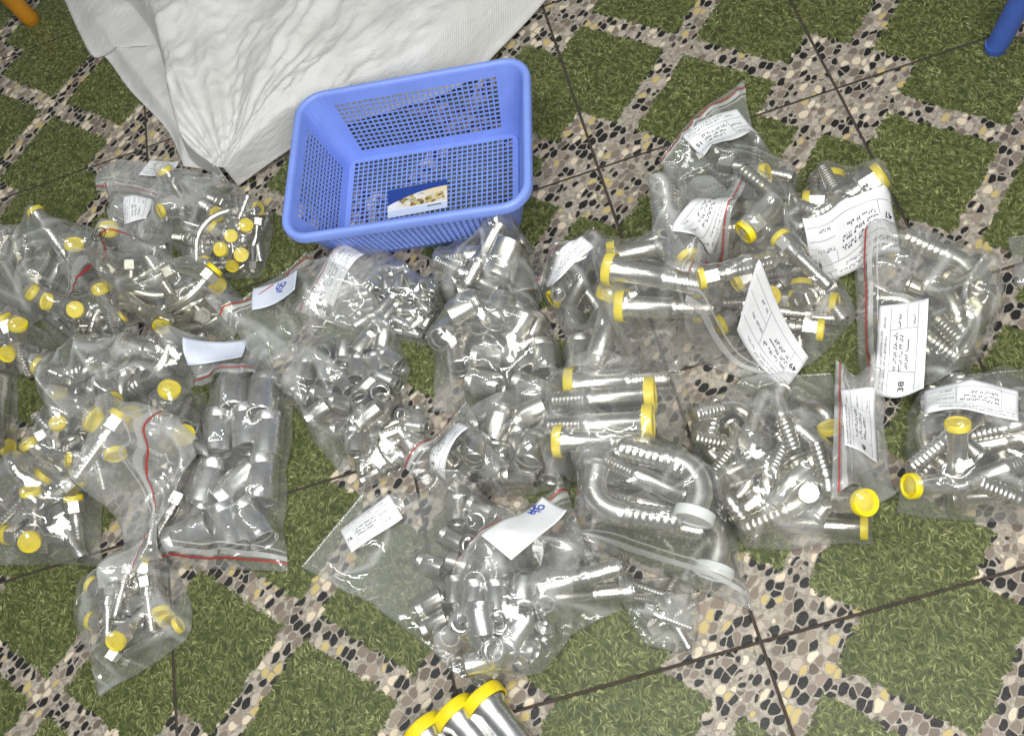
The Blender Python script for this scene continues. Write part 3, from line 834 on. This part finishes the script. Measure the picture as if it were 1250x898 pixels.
# ------------------------------------------------------------------ white woven sack
def sack_material():
    m, nt, out = mat('woven_sack'); k = N(nt); p = objcoord(k)
    w1 = k.n('ShaderNodeTexWave', wave_type='BANDS', bands_direction='X'); k.put(w1.inputs[0], k.mapping(p, .4)); w1.inputs['Scale'].default_value = 130; w1.inputs['Distortion'].default_value = .6
    w2 = k.n('ShaderNodeTexWave', wave_type='BANDS', bands_direction='Y'); k.put(w2.inputs[0], k.mapping(p, .4)); w2.inputs['Scale'].default_value = 130; w2.inputs['Distortion'].default_value = .6
    h = k.math('ADD', w1.outputs[1], w2.outputs[1])
    wr = k.noise(k.mapping(p, .9, (1, .35, 1)), 55, 5, .6)[0]
    nrm = k.bump(k.math('ADD', k.math('MULTIPLY', h, .10), wr), .60, .006)
    c = k.mix(k.step(k.noise(p, 9, 4)[0], .35, .7), (.68, .675, .66, 1), (.58, .575, .55, 1))
    k.put(out.inputs[0], k.pbsdf(c, .48, 0, nrm, **{'Subsurface Weight': .0}))
    return m
def sack():
    M['sack'] = sack_material()
    root = empty('woven_sack', (-.45, .55, 0)); tag(root, 'crumpled white woven sack lying flat behind the blue basket', 'sack')
    inv = Matrix.Translation((.45, -.55, 0))
    def sheet(name, L, R, nu, nv, fn, thick=.0012):
        lw = np.array([px(*q)[:2] for q in L]); rw = np.array([px(*q)[:2] for q in R]); t = np.linspace(0, .9999, nv)
        A, B = catmull(lw, t), catmull(rw, t); u = np.linspace(0, 1, nu)
        P = A[:, None] + (B - A)[:, None] * u[None, :, None]; U, V = np.meshgrid(u, t)
        z = fn(P[..., 0], P[..., 1], U, V)
        me = mesh(name, np.stack([P[..., 0], P[..., 1], z], 2).reshape(-1, 3), grid_faces(nu, nv), M['sack']); me.transform(inv)
        o = link(name, me, root); s = o.modifiers.new('thickness', 'SOLIDIFY'); s.thickness = thick; s.offset = 0
        return P, z
    def low(x, y, U, V):
        e = smooth01(np.minimum(np.minimum(U, 1 - U) * 6, V * 10))
        return .004 + e * (.014 + .012 * noise(x * 9, y * 9, 3) + .006 * ridge(x * 22 + y * 9, y * 12, 4))
    sheet('under_layer', [(226, 205), (205, 160), (160, 112), (130, 72), (112, 68), (80, 2), (50, -70)], [(300, 215), (330, 150), (330, 90), (330, 40), (330, 0), (330, -40), (330, -90)], 60, 90, low)
    tip = px(290, 228)
    def up(x, y, U, V):
        dx, dy = x - tip[0], y - tip[1]; rr = np.hypot(dx, dy); an = np.arctan2(dy, dx)
        e = smooth01(U * 9) * smooth01((1 - U) * 12)
        body = .026 + .030 * smooth01(rr / .5) + .016 * noise(x * 6, y * 6, 11)
        folds = .015 * (ridge(an * 5.2 + .3 * noise(x * 8, y * 8, 12), rr * 1.2, 13, 1.6) - .4) * smooth01(rr / .12)
        wx = x + .05 * noise(x * 7, y * 7, 20); wy = y + .05 * noise(x * 7, y * 7, 21)
        wr = .026 * ridge(wx * 2.4 + wy * 1.8, (wy * .8 - wx) * 7, 14, 1.4) + .008 * ridge(an * 9, rr * 2.5, 15, 1.6) * smooth01(rr / .1) + .004 * ridge(wx * 10 + wy * 8, (wy - wx) * 38, 16, 2.5) + .004 * ridge(wx * 42, wy * 30, 17, 2)
        z = .010 + e * (body + folds + wr)
        # leaves room for the basket that leans out over it
        bx, by = x + .2815, y - .0585; c, s = math.cos(math.radians(12.6)), math.sin(math.radians(12.6))
        lx, ly = bx * c - by * s, bx * s + by * c
        near = np.maximum(np.abs(lx) - .156, np.abs(ly) - .106)
        return np.minimum(z, .008 + np.maximum(near, 0) * 1.1 + np.maximum(near - .03, 0) * 4)
    P, z = sheet('upper_layer', [(282, 226), (238, 200), (222, 165), (207, 110), (190, 60), (165, 25), (135, -5), (80, -90)],
                 [(294, 231), (352, 190), (395, 165), (470, 143), (560, 112), (615, 62), (672, 0), (740, -90)], 120, 150, up)
    # hem at the mouth
    hput(P[..., 0], P[..., 1], z)
sack()

# ------------------------------------------------------------------ stool legs at the edge of the floor
def leg(name, x, y, r0, r1, height, lean, m, label):   # shaft leaning out of the frame, with its foot
    c = px(x, y, .01); root = empty(name, (c[0], c[1], 0)); tag(root, label, 'stool leg')
    prof = [(0.012, r0 * .80), (0.012, r0), (.05, r0 * 1.02), (height * .5, (r0 + r1) / 2), (height, r1), (height, r1 * .8), (height * .5, (r0 + r1) / 2 * .8), (.05, r0 * .8)]
    v, f = lathe(prof, 24); sh = lean
    f += [((len(prof) - 1) * 24 + s, (len(prof) - 1) * 24 + (s + 1) % 24, (s + 1) % 24, s) for s in range(24)]
    vv = [(q[1] + sh[0] * q[0], q[2] + sh[1] * q[0], q[0]) for q in v]
    link('shaft', mesh('shaft', vv, f, M[m], True, 50), root)
    v, f = lathe([(0, .0005), (0, r0 * .92), (.004, r0 * .98), (.0125, r0 * .98), (.0125, .0005)], 24)
    link('foot', mesh('foot', [(q[1], q[2], q[0]) for q in v], f, M[m], True, 50), root)
leg('stool_leg', 36, 22, .0185, .021, .42, (-.10, .08), 'orange_leg', 'orange plastic stool leg standing on the floor near the white sack')
leg('stool_leg', 1216, 55, .0170, .021, .42, (.20, -.06), 'blue_leg', 'dark blue plastic stool leg standing alone on the grass print')

# ------------------------------------------------------------------ three loose fittings on the floor
for n, (x, y) in enumerate(((515, 890), (553, 868), (588, 852))):
    k, s = 'flange', 1.55
    a = heading(x, y, 231); c = px(x, y, .033)
    R3 = rotm(a, 0, 0.3 * n)
    p = c - R3 @ np.array([.05 * s, 0, 0]); p[2] = .0202 * s
    put_fitting(k, s, R3, p, ('loose yellow capped fitting on the floor farthest from the bagged sleeves', 'middle one of three loose yellow capped fittings on the floor', 'loose yellow capped fitting on the floor closest to the bagged sleeves')[n], 'loose capped fittings', 'zinc_bright')

# ------------------------------------------------------------------ the bags, from the floor up
ZB = {'metal': 'zinc_bright'}; WM = {'metal': 'zinc_warm'}; WC = {'cap': 'white_cap'}; NC_ = {'cap': None}; WN = {'metal': 'zinc_warm', 'cap': None}
def S(x, y, d, t=0, s=1.0, k='straight', roll=0, o=None): return (k, s, x, y, d, t, roll, o or {})

# --- left cluster
bag('flat empty zip bag with a paper label against the white sack', 'unused', [(116, 231), (122, 210), (150, 196)], [(214, 247), (245, 232), (262, 205)], lift=.012, film=2, zipv=.08,
    labels=[dict(cx=194, cy=206, w=.070, h=.042, deg=186)])
bag('small zip bag with an upright seal and a paper label near the white sack', 'in the small bag near the sack',
    [(128, 226), (205, 238)], [(137, 322), (215, 335)], items=[S(180, 305, 10, s=1.1, o=NC_), S(170, 280, 30, s=1.0, o=NC_), S(192, 318, 170, s=1.0)], film=2, lift=.015,
    labels=[dict(cx=166, cy=254, w=.058, h=.044, deg=-85)])
bag('bag crowded with small yellow capped bent fittings below the white sack', 'in the crowded bag by the sack',
    [(196, 200), (186, 262), (238, 342)], [(262, 205), (332, 262), (320, 340)],
    items=[S(228, 243, 250, 55, .95), S(226, 262, 140, 25, .9), S(262, 262, 40, 20, .9), S(300, 262, 0, 10, .85), S(285, 300, 200, 50, .8), S(300, 305, 70, 60, .8), S(314, 296, 10, 55, .85), S(305, 328, 50, 40, .85), S(292, 320, 100, 60, .85),
           S(250, 275, 170, 0, 1.1, 'long_bend', 180), S(262, 292, 170, 0, 1.1, 'long_bend', 180), S(236, 262, 90, 0, .9, 'pipe', 0, NC_)],
    fill=[('long_bend', 1.0, 7, (.2, .8, .35, .9)), ('straight', .85, 5, (.3, .9, .4, .9))], zip_=False)
bag('bag of long steel pipes with a red seal across it at the floor edge', 'in the pipe bag with red seal',
    [(66, 380), (20, 408), (-40, 420)], [(196, 309), (120, 281), (60, 276), (-40, 292)],
    items=[S(40, 340, 252, 4, 1.35, 'pipe', 0, WN), S(22, 378, 205, 4, 1.25, 'pipe', 0, WN), S(15, 335, 245, 6, 1.2, 'pipe', 0, WN), S(118, 330, 350, 3, 1.0, 'pipe', 0, WN), S(78, 300, 240, 20, 1.0, 'pipe'), S(146, 308, 330, 65, 1.15), S(112, 352, 320, 55, 1.15)],
    film=1, zipv=.05, mark=(144, 309, .016))
bag('small bag with four yellow caps showing in front of the pipe bag', 'in the bag before the pipe bag',
    [(58, 376), (52, 425)], [(168, 358), (174, 418)],
    items=[S(82, 385, 200, 60, 1.05), S(100, 390, 150, 62, 1.05), S(119, 394, 60, 60, 1.0), S(146, 388, 300, 62, 1.0), S(90, 408, 40, 0, 1.1, 'long_bend')], fill=[('elbow', .9, 3, (.2, .8, .3, .8))], zip_=False)
bag('bag of long curved steel pipes left of the sleeve bags', 'in the bag of curved pipes',
    [(165, 318), (143, 350), (195, 418)], [(250, 312), (297, 365), (285, 418)],
    items=[S(178, 375, 55, 0, 1.35, 'long_bend', 0, WN), S(228, 352, 355, 0, 1.5, 'long_bend', 180, WN), S(250, 385, 40, 0, 1.4, 'long_bend', 0, WN), S(205, 340, 330, 0, 1.4, 'long_bend', 180, WM), S(210, 396, 20, 10, 1.35, 'long_bend', 0, WM)],
    fill=[('long_bend', 1.35, 4, (.2, .8, .2, .8))], zip_=False, metal='zinc_warm')
bag('bag with two yellow caps side by side at the floor edge', 'in the edge bag below pipe bag',
    [(-40, 402), (-40, 462)], [(58, 405), (75, 462)], items=[S(34, 428, 270, 45, 1.15), S(56, 438, 320, 55, 1.1), S(0, 440, 200, 5, 1.3, 'elbow')], fill=[('elbow', 1.1, 2, (.2, .6, .3, .7))], zip_=False)
bag('narrow bag with upright steel pipes at the floor edge', 'in the narrow edge bag',
    [(-50, 458), (-40, 562)], [(20, 458), (28, 565)], items=[S(8, 498, 95, 0, 1.1, 'pipe'), S(8, 548, 10, 0, 1.05), S(-15, 520, 85, 0, 1.2, 'pipe')], zip_=False)
bag('crinkled bag of tangled small elbows with a short red seal', 'in the crinkled bag of tangled elbows',
    [(46, 515), (52, 545), (70, 605)], [(92, 482), (140, 520), (140, 600)], items=[S(70, 572, 250, 55, 1.0), S(96, 506, 300, 50, .95), S(115, 565, 40, 0, 1.1, 'elbow')], fill=[('elbow', 1.0, 6, (.2, .8, .2, .85))], film=1)
bag('bag of big hex fittings with large yellow caps at the floor edge', 'in the big hex fittings edge bag',
    [(-40, 572), (-45, 690)], [(108, 572), (126, 692)],
    items=[S(60, 636, 290, 45, 1.1), S(104, 640, 282, 30, 1.0), S(54, 662, 70, 35, 1.15), S(36, 652, 184, 0, 1.15), S(25, 590, 330, 0, 1.4, 'pipe', 0, NC_), S(30, 606, 350, 0, 1.2, 'elbow'), S(88, 600, 60, 0, 1.2, 'elbow')],
    fill=[('straight', 1.2, 3, (.3, .9, .2, .8))], zip_=False)
bag('billowing crinkled bag with a thick curved elbow inside', 'in the billowing crinkled bag',
    [(128, 408), (48, 452), (62, 502)], [(250, 408), (252, 455), (176, 530)],
    items=[S(118, 458, 340, 0, 1.35, 'flange_elbow', 180, NC_), S(190, 455, 335, 8, 1.3, 'flange_bend', 0, NC_), S(150, 480, 60, 20, 1.05, 'pipe'), S(118, 505, 75, 12, 1.25), S(70, 465, 200, 20, 1.1), S(205, 425, 20, 0, 1.2, 'flange', 0, NC_)],
    fill=[('elbow', 1.2, 3, (.2, .8, .3, .8))], film=1, zip_=False, crumple=1.3)
bag('zip bag of large bright sleeves stacked in rows', 'in the zip bag of large sleeves',
    [(187, 692), (214, 640), (250, 560), (256, 462)], [(353, 698), (348, 610), (360, 530), (352, 462)],
    items=[('ferrule_large', .95, x, y, d, t, 0, ZB) for x, y, d, t in ((268, 527, 96, 0), (306, 519, 86, 0), (343, 535, 94, 0), (258, 590, 108, 0), (292, 592, -42, 0), (333, 580, 93, 0), (234, 652, -25, 0), (281, 642, 74, 0), (320, 634, 62, 0), (288, 480, 86, 10), (330, 482, 92, 10))],
    zipv=.035, crumple=.55)
bag('bag of long hex fittings lying alone on the grass print', 'in the lone bag on grass print',
    [(128, 690), (92, 742), (108, 800), (122, 852)], [(188, 672), (222, 705), (236, 765), (200, 805)],
    items=[S(138, 757, 184, 0, .95), S(205, 718, 78, 4, .95), S(180, 702, 300, 10, .95), S(172, 772, 100, 45, 1.0), S(188, 740, 50, 0, .95), S(165, 730, 55, 0, .95, o=NC_), S(195, 775, 330, 0, .9), S(148, 782, 125, 0, .85, o=NC_), S(132, 728, 210, 10, .9), S(145, 742, 188, 6, .85, o=NC_)], zip_=False)
bag('small bag of upright fittings with yellow caps beside the large sleeves', 'in the bag beside the large sleeves',
    [(180, 490), (182, 565)], [(250, 478), (256, 560)], items=[S(198, 528, 80, 62, 1.4), S(230, 504, 330, 50, 1.2), S(238, 535, 20, 40, 1.15), S(215, 545, 100, 20, 1.1)], fill=[('straight', 1.1, 2, (.3, .7, .3, .7))], zip_=False)
bag('zip bag hanging slack with a red seal down its middle', 'in the slack zip bag',
    [(242, 535), (205, 505), (132, 500)], [(196, 680), (150, 705), (120, 722)], items=[S(150, 560, 200, 60, 1.35), S(160, 580, 305, 0, 1.15), S(175, 545, 80, 0, 1.1)], film=2, zipv=.36, lift=.02)
bag('folded zip bag mouth with a bluish paper over the large sleeves', 'unused', [(240, 473), (222, 412)], [(313, 456), (322, 402)], film=2, lift=.012, zipv=.08,
    labels=[dict(cx=268, cy=432, w=.085, h=.045, deg=-15, kind='plain', paper='paper_blue')])

# --- centre
bag('bag of grey ribbed fittings right against the blue basket', 'in the bag against the blue basket',
    [(538, 308), (536, 350), (552, 388)], [(642, 288), (668, 340), (655, 378)], items=[S(600, 312, 352, 0, 1.2, 'flange', 0, NC_), S(575, 335, 150, 0, 1.2, 'flange', 0, NC_), S(645, 350, 75, 0, 1.25, 'ferrule_wide'), S(575, 358, 160, 0, 1.1, 'flange', 0, NC_), S(625, 335, 300, 15, 1.2, 'ferrule_wide')], lift=.0, crumple=1.2)
bag('zip bag of long parallel tubes with a narrow label', 'in the bag with the narrow label',
    [(652, 334), (672, 375), (690, 408)], [(724, 274), (760, 325), (742, 392)],
    items=[S(712, 330, 118, 0, 1.0, 'pipe', 0, NC_), S(730, 325, 118, 0, 1.0, 'pipe', 0, NC_), S(722, 358, 118, 0, 1.0, 'pipe', 0, NC_), S(742, 340, 118, 0, .95, 'pipe', 0, NC_), S(695, 365, 140, 5, 1.0, 'pipe'), S(708, 385, 30, 0, 1.0, 'pipe', 0, NC_)], lift=.015,
    labels=[dict(cx=692, cy=316, w=.085, h=.028, deg=-42)])
bag('zip bag of many thin sleeves with a seal leaning on the basket', 'in the zip bag labelled seventy-one',
    [(358, 380), (430, 405), (522, 424)], [(437, 277), (486, 320), (535, 335)], fill=[('ferrule_small', 1.0, 34, (.15, .9, .45, .97))], lift=.055, film=0, crumple=.8,
    labels=[dict(cx=408, cy=330, w=.100, h=.050, deg=-54, number='71')])
bag('bag of wide steel sleeves in front of the grey ribbed fittings', 'in the unlabelled bag of wide sleeves',
    [(598, 362), (540, 418), (528, 505)], [(655, 366), (690, 432), (688, 510)],
    items=[S(592, 400, 20, 62, 1.0, 'ferrule_wide'), S(626, 388, 98, 0, 1.0, 'ferrule_wide'), S(655, 395, -60, 0, 1.0, 'ferrule_wide'), S(600, 437, 5, 0, 1.0, 'ferrule_wide'), S(592, 470, 12, 0, 1.05, 'ferrule_wide'), S(648, 472, 22, 0, 1.05, 'ferrule_wide'), S(640, 440, 60, 0, 1.0, 'ferrule_wide'), S(560, 435, 80, 10, 1.0, 'ferrule_wide')],
    fill=[('ferrule_wide', 1.0, 4, (.25, .75, .2, .85))], zip_=False)
bag('flat bag of thin sleeves beside the red seal of the small zip bag', 'in the flat bag near label twelve', [(444, 528), (440, 598)], [(520, 492), (535, 560)], fill=[('ferrule_small', 1.1, 14, (.1, .9, .1, .9))], zip_=False, crumple=.7)
bag('bag of wide sleeves below the ribbed capped fittings row', 'in the bag beside the capped row of three',
    [(572, 502), (566, 560), (596, 606)], [(690, 476), (704, 545), (694, 602)], items=[S(608, 560, 92, 0, 1.0, 'ferrule_wide'), S(648, 510, -25, 0, 1.0, 'ferrule_wide'), S(636, 545, 80, 0, 1.0, 'ferrule_wide')], fill=[('ferrule_wide', 1.0, 5, (.2, .8, .2, .9))], zip_=False)
bag('small zip bag with a bowed red seal and a label by the flat bag', 'in the bag labelled twelve',
    [(493, 568), (520, 600), (562, 618)], [(568, 488), (596, 535), (618, 590)], fill=[('ferrule_medium', .9, 5, (.2, .8, .5, .9))], lift=.02,
    labels=[dict(cx=540, cy=540, w=.075, h=.040, deg=-52, number='12')])
bag('zip bag of medium sleeves with a blue number on its paper', 'in the bag with a bluish numbered paper',
    [(250, 364), (320, 450), (415, 578)], [(374, 308), (468, 378), (498, 490), (452, 568)],
    items=[S(x, y, d, t, 1.0, 'ferrule_medium') for x, y, d, t in ((447, 420, 130, 0), (478, 440, 40, 0), (466, 486, 20, 65), (440, 450, 95, 0), (420, 492, 15, 0), (452, 510, -40, 0), (423, 525, 0, 0), (398, 430, 90, 45), (375, 455, 90, 0), (370, 485, 30, 0), (400, 460, 100, 10), (385, 505, -35, 0), (432, 555, 85, 0))],
    fill=[('ferrule_medium', 1.0, 7, (.3, .8, .5, .9))], lift=.015,
    labels=[dict(cx=338, cy=357, w=.085, h=.050, deg=-16, kind='plain', paper='paper_blue', strokes=('42', .62, .6, .022, .022, -.5))])
bag('bag with one yellow capped fitting left of the capped pipe bag', 'in the bag showing one yellow cap',
    [(686, 400), (690, 470)], [(775, 395), (792, 468)], items=[S(728, 432, 300, 40, 1.35, 'flange'), S(700, 440, 90, 0, 1.1, 'ferrule_wide')], auto=False, zip_=False)
bag('bag of smooth fittings with big yellow caps at both ends of the pile', 'in the bag below label fifty',
    [(732, 306), (738, 370), (770, 442)], [(842, 290), (864, 350), (880, 442)],
    items=[S(796, 372, 358, 0, 1.2, 'flange'), S(806, 398, 191, 0, 1.2, 'flange'), S(832, 430, 182, 0, 1.15, 'flange'), S(783, 322, 335, 8, 1.2, 'flange'), S(800, 350, 350, 32, 1.2, 'flange'), S(775, 345, 170, 0, 1.1, 'flange')], zip_=False, auto=False, crumple=.8)
bag('bag of three big ribbed fittings in a row with yellow caps', 'in the bag above white capped elbows',
    [(670, 444), (660, 510), (668, 580)], [(830, 436), (842, 500), (830, 570)],
    items=[S(748, 464, 176, 0, 1.3, 'flange'), S(742, 494, 356, 0, 1.3, 'flange'), S(742, 534, 358, 0, 1.3, 'flange'), S(732, 562, 181, 0, 1.15, 'flange')], zip_=False, auto=False, crumple=.8)

# --- right cluster
bag('zip bag labelled 51 lying highest toward the bare floor', 'in the bag labelled fifty-one',
    [(803, 192), (835, 235), (872, 262)], [(908, 94), (922, 175), (975, 215), (968, 290)], items=[S(925, 225, 100, 0, 1.3, o=NC_), S(945, 250, 70, 10, 1.2, o=NC_), S(905, 245, 40, 0, 1.2, o=NC_)], fill=[('straight', 1.2, 2, (.3, .7, .7, .9))], lift=.035,
    labels=[dict(cx=880, cy=164, w=.105, h=.058, deg=-33, number='51')])
bag('bag of yellowish elbows between the bags labelled 50 and 47', 'in the bag of yellowish elbows',
    [(884, 262), (868, 300), (880, 345)], [(958, 250), (985, 285), (980, 335)], items=[S(912, 282, 0, 0, 1.3, 'elbow', 0, WN), S(945, 278, 40, 0, 1.3, 'elbow', 180, WM), S(890, 315, 95, 0, 1.2, 'straight', 0, dict(metal='zinc_warm', cap=None)), S(915, 310, 300, 10, 1.2, 'elbow', 0, WM)], fill=[('elbow', 1.2, 3, (.2, .8, .2, .8))], zip_=False, metal='zinc_warm')
bag('bag labelled 47 upside down over big hex fittings', 'in the bag labelled forty-seven',
    [(988, 212), (958, 255), (968, 318)], [(1050, 212), (1086, 255), (1108, 318)],
    items=[S(999, 280, 90, 0, 1.45), S(1014, 252, 268, 6, 1.35), S(996, 246, 181, 0, 1.25), S(1045, 262, 335, 15, 1.4), S(1080, 292, 20, 0, 1.25), S(1035, 300, 20, 0, 1.3, o=NC_)], zip_=False,
    labels=[dict(cx=1041, cy=283, w=.125, h=.058, deg=164, number='47')])
bag('zip bag labelled 50 with its red seal over the yellowish elbows', 'in the bag labelled fifty',
    [(910, 222), (858, 216), (800, 240)], [(848, 334), (812, 326), (794, 290)], items=[S(816, 262, 95, 0, 1.2, o=NC_), S(835, 285, 80, 0, 1.0, 'flange', 0, NC_), S(818, 302, 60, 0, 1.1)], lift=.025, film=2,
    labels=[dict(cx=858, cy=266, w=.098, h=.046, deg=118, number='50')])
bag('zip bag labelled 49 full of hex nut fittings', 'in the bag labelled forty-nine',
    [(836, 402), (868, 352), (905, 305), (940, 296)], [(926, 470), (995, 442), (1042, 385), (1005, 312)],
    items=[S(905, 380, 150, 5, 1.05), S(895, 405, 165, 5, 1.0), S(930, 372, 2, 8, 1.05), S(978, 382, 272, 12, 1.05), S(985, 368, 10, 10, 1.1), S(985, 395, 182, 0, 1.1), S(970, 330, 225, 0, 1.05), S(1008, 345, 232, 0, 1.05), S(925, 345, 150, 0, 1.0), S(945, 350, 320, 4, 1.0, o=NC_)],
    fill=[('straight', 1.1, 4, (.25, .75, .4, .85))], red=False, zipv=.05, labels=[dict(cx=944, cy=428, w=.080, h=.052, deg=214, number='49')])
bag('bag of thick elbows with a plain printed label along its top', 'in the bag with unnumbered printed label',
    [(1120, 462), (1104, 545), (1094, 628)], [(1275, 448), (1280, 560), (1275, 645)],
    items=[S(1140, 538, 100, 0, 1.15, 'flange_bend', 0, WN), S(1172, 532, 95, 0, 1.15, 'flange_bend', 0, NC_), S(1200, 520, 12, 0, 1.15, 'flange_bend', 180, WN), S(1205, 548, 15, 0, 1.15, 'flange_bend', 180, WN), S(1138, 603, 165, 28, 1.05, 'pipe'), S(1166, 596, 260, 52, 1.0, 'pipe'), S(1205, 600, 160, 0, 1.05, 'flange', 0, NC_), S(1225, 622, 175, 0, 1.0, 'flange', 0, NC_), S(1222, 552, 350, 5, 1.05, 'pipe')],
    fill=[('flange_elbow', 1.05, 3, (.2, .8, .2, .8)), ('flange_bend', 1.05, 3, (.2, .8, .2, .7))], capped=.15, zip_=False, metal='zinc', labels=[dict(cx=1188, cy=484, w=.106, h=.046, deg=186)])
bag('zip bag labelled 38 with an upright seal and big curved pipes', 'in the bag labelled thirty-eight',
    [(1044, 302), (1120, 300), (1192, 325), (1226, 372)], [(1050, 498), (1090, 482), (1155, 462), (1214, 412)],
    items=[S(1185, 390, 335, 0, 1.5, 'flange_bend', 0, dict(metal='zinc_warm', cap=None)), S(1175, 350, 25, 0, 1.4, 'flange_bend', 180, dict(metal='zinc_warm', cap=None)), S(1140, 420, 330, 0, 1.4, 'flange', 0, dict(metal='zinc_warm', cap=None))],
    fill=[('flange_bend', 1.1, 4, (.25, .75, .45, .85))], film=1, capped=0, lift=.006, zipv=.05, metal='zinc_warm', crumple=1.2, labels=[dict(cx=1100, cy=421, w=.125, h=.060, deg=-87, number='38')])
bag('wide bag of big elbows with open pipe ends beside label 48', 'in the wide bag beside label forty-eight',
    [(1015, 455), (1045, 560), (1072, 668)], [(905, 462), (846, 520), (868, 600), (905, 672)],
    items=[S(925, 525, 100, 40, 1.1, 'pipe', 0, NC_), S(912, 590, 140, 40, 1.1, 'pipe', 0, NC_), S(940, 600, 325, 0, 1.35, 'flange', 0, WN), S(950, 640, 335, 0, 1.35, 'flange_elbow', 0, WN), S(1028, 636, 30, 55, 1.1, 'pipe'), S(990, 612, 10, 12, 1.0, 'pipe'), S(995, 655, 5, 5, 1.0, 'pipe'), S(990, 540, 40, 5, 1.1, 'flange', 0, NC_), S(880, 545, 100, 0, 1.15, 'flange_elbow', 0, NC_)],
    fill=[('flange_elbow', 1.0, 5, (.2, .85, .2, .75)), ('flange_bend', 1.0, 4, (.2, .85, .2, .8))], capped=.1, film=0, zip_=False)
bag('slack zip bag mouth labelled 48 with a wavy red seal', 'unused', [(1020, 440), (1078, 452)], [(1014, 612), (1096, 602)], film=2, lift=.02, zipv=.10,
    labels=[dict(cx=1050, cy=512, w=.108, h=.044, deg=-92, number='48')])
bag('bag cut by the floor edge behind the bag labelled 38', 'in the edge bag behind label thirty-eight', [(1230, 290), (1238, 345)], [(1310, 280), (1310, 345)], items=[S(1275, 318, 80, 0, .6, 'flange', 0, NC_)], auto=False, zip_=False)

# --- front
bag('big slack bag of short sleeves with a label at its pointed corner', 'in the slack bag labelled sixteen',
    [(368, 692), (470, 748), (566, 826)], [(442, 603), (545, 574), (640, 640), (668, 800)],
    items=[S(x, y, d, t, .98, 'ferrule_medium') for x, y, d, t in ((560, 622, 90, 0), (590, 616, 25, 0), (583, 638, 0, 65), (555, 660, 30, 0), (527, 738, -30, 0), (532, 762, -28, 0), (556, 722, 92, 0), (550, 778, 10, 68), (528, 690, 20, 0))],
    fill=[('ferrule_medium', .98, 8, (.4, .85, .5, .92))], film=0, zip_=False, crumple=1.25, labels=[dict(cx=452, cy=638, w=.088, h=.045, deg=-34, number='16')])
bag('bag of ribbed fittings between the short sleeves and white capped elbows', 'in the bag beside white capped elbows',
    [(690, 642), (652, 735), (688, 784)], [(742, 650), (768, 700), (762, 745)], items=[S(716, 742, 176, 0, 1.15, 'flange', 0, NC_), S(728, 697, 60, 0, 1.15, 'straight', 0, NC_), S(682, 726, 165, 0, 1.0, 'flange', 0, NC_), S(700, 690, 80, 0, 1.1, 'ferrule_wide')], zip_=False, auto=False, crumple=1.2)
bag('small crinkled bag with a white nut fitting below the white capped elbows', 'in the crinkled bag below white caps',
    [(768, 700), (760, 740), (792, 790)], [(850, 700), (852, 745), (846, 796)], items=[S(806, 728, 20, 0, .85, 'straight', 0, NC_), S(795, 745, 120, 0, .85, 'straight', 0, NC_), S(815, 760, 240, 0, .8, 'straight', 0, NC_)], film=1, zip_=False, crumple=1.2)
bag('zip bag of thick ribbed elbows with milky white caps', 'in the bag with milky white caps',
    [(712, 658), (702, 610), (697, 552)], [(919, 746), (905, 690), (892, 630), (872, 572), (830, 552)],
    items=[S(760, 604, 188, 0, 1.55, 'flange_elbow', 180, NC_), S(838, 586, 14, 0, 1.5, 'flange_elbow', 180, WC), S(845, 662, 14, 0, 1.5, 'flange_elbow', 180, WC), S(768, 648, 192, 0, 1.35, 'flange', 0, NC_), S(800, 600, 24, 0, 1.15, 'flange', 0, NC_), S(800, 630, 14, 0, 1.3, 'flange', 0, NC_)],
    film=0, lift=.0, zipv=.05, red=False, auto=False, crumple=.9)
bag('zip bag of short sleeves with blue handwriting on its blank paper', 'in the bag with blue handwriting',
    [(554, 684), (552, 740), (585, 838)], [(680, 572), (712, 665), (700, 745), (665, 822)],
    items=[S(x, y, d, t, 1.0, 'ferrule_medium', 0, ZB) for x, y, d, t in ((578, 733, 95, 0), (606, 738, 88, 0), (592, 775, 58, 0), (630, 776, -58, 0), (613, 802, 0, 0), (612, 826, 2, 0), (580, 812, 28, 0), (612, 755, 60, 60), (645, 800, 30, 0), (640, 745, 100, 0), (665, 765, 80, 0))],
    fill=[('ferrule_medium', 1.0, 6, (.2, .7, .5, .9))], lift=.03, metal='zinc_bright', labels=[dict(cx=643, cy=642, w=.100, h=.052, deg=-51, kind='plain', strokes=('46', .80, .80, .020, .02, .4))])
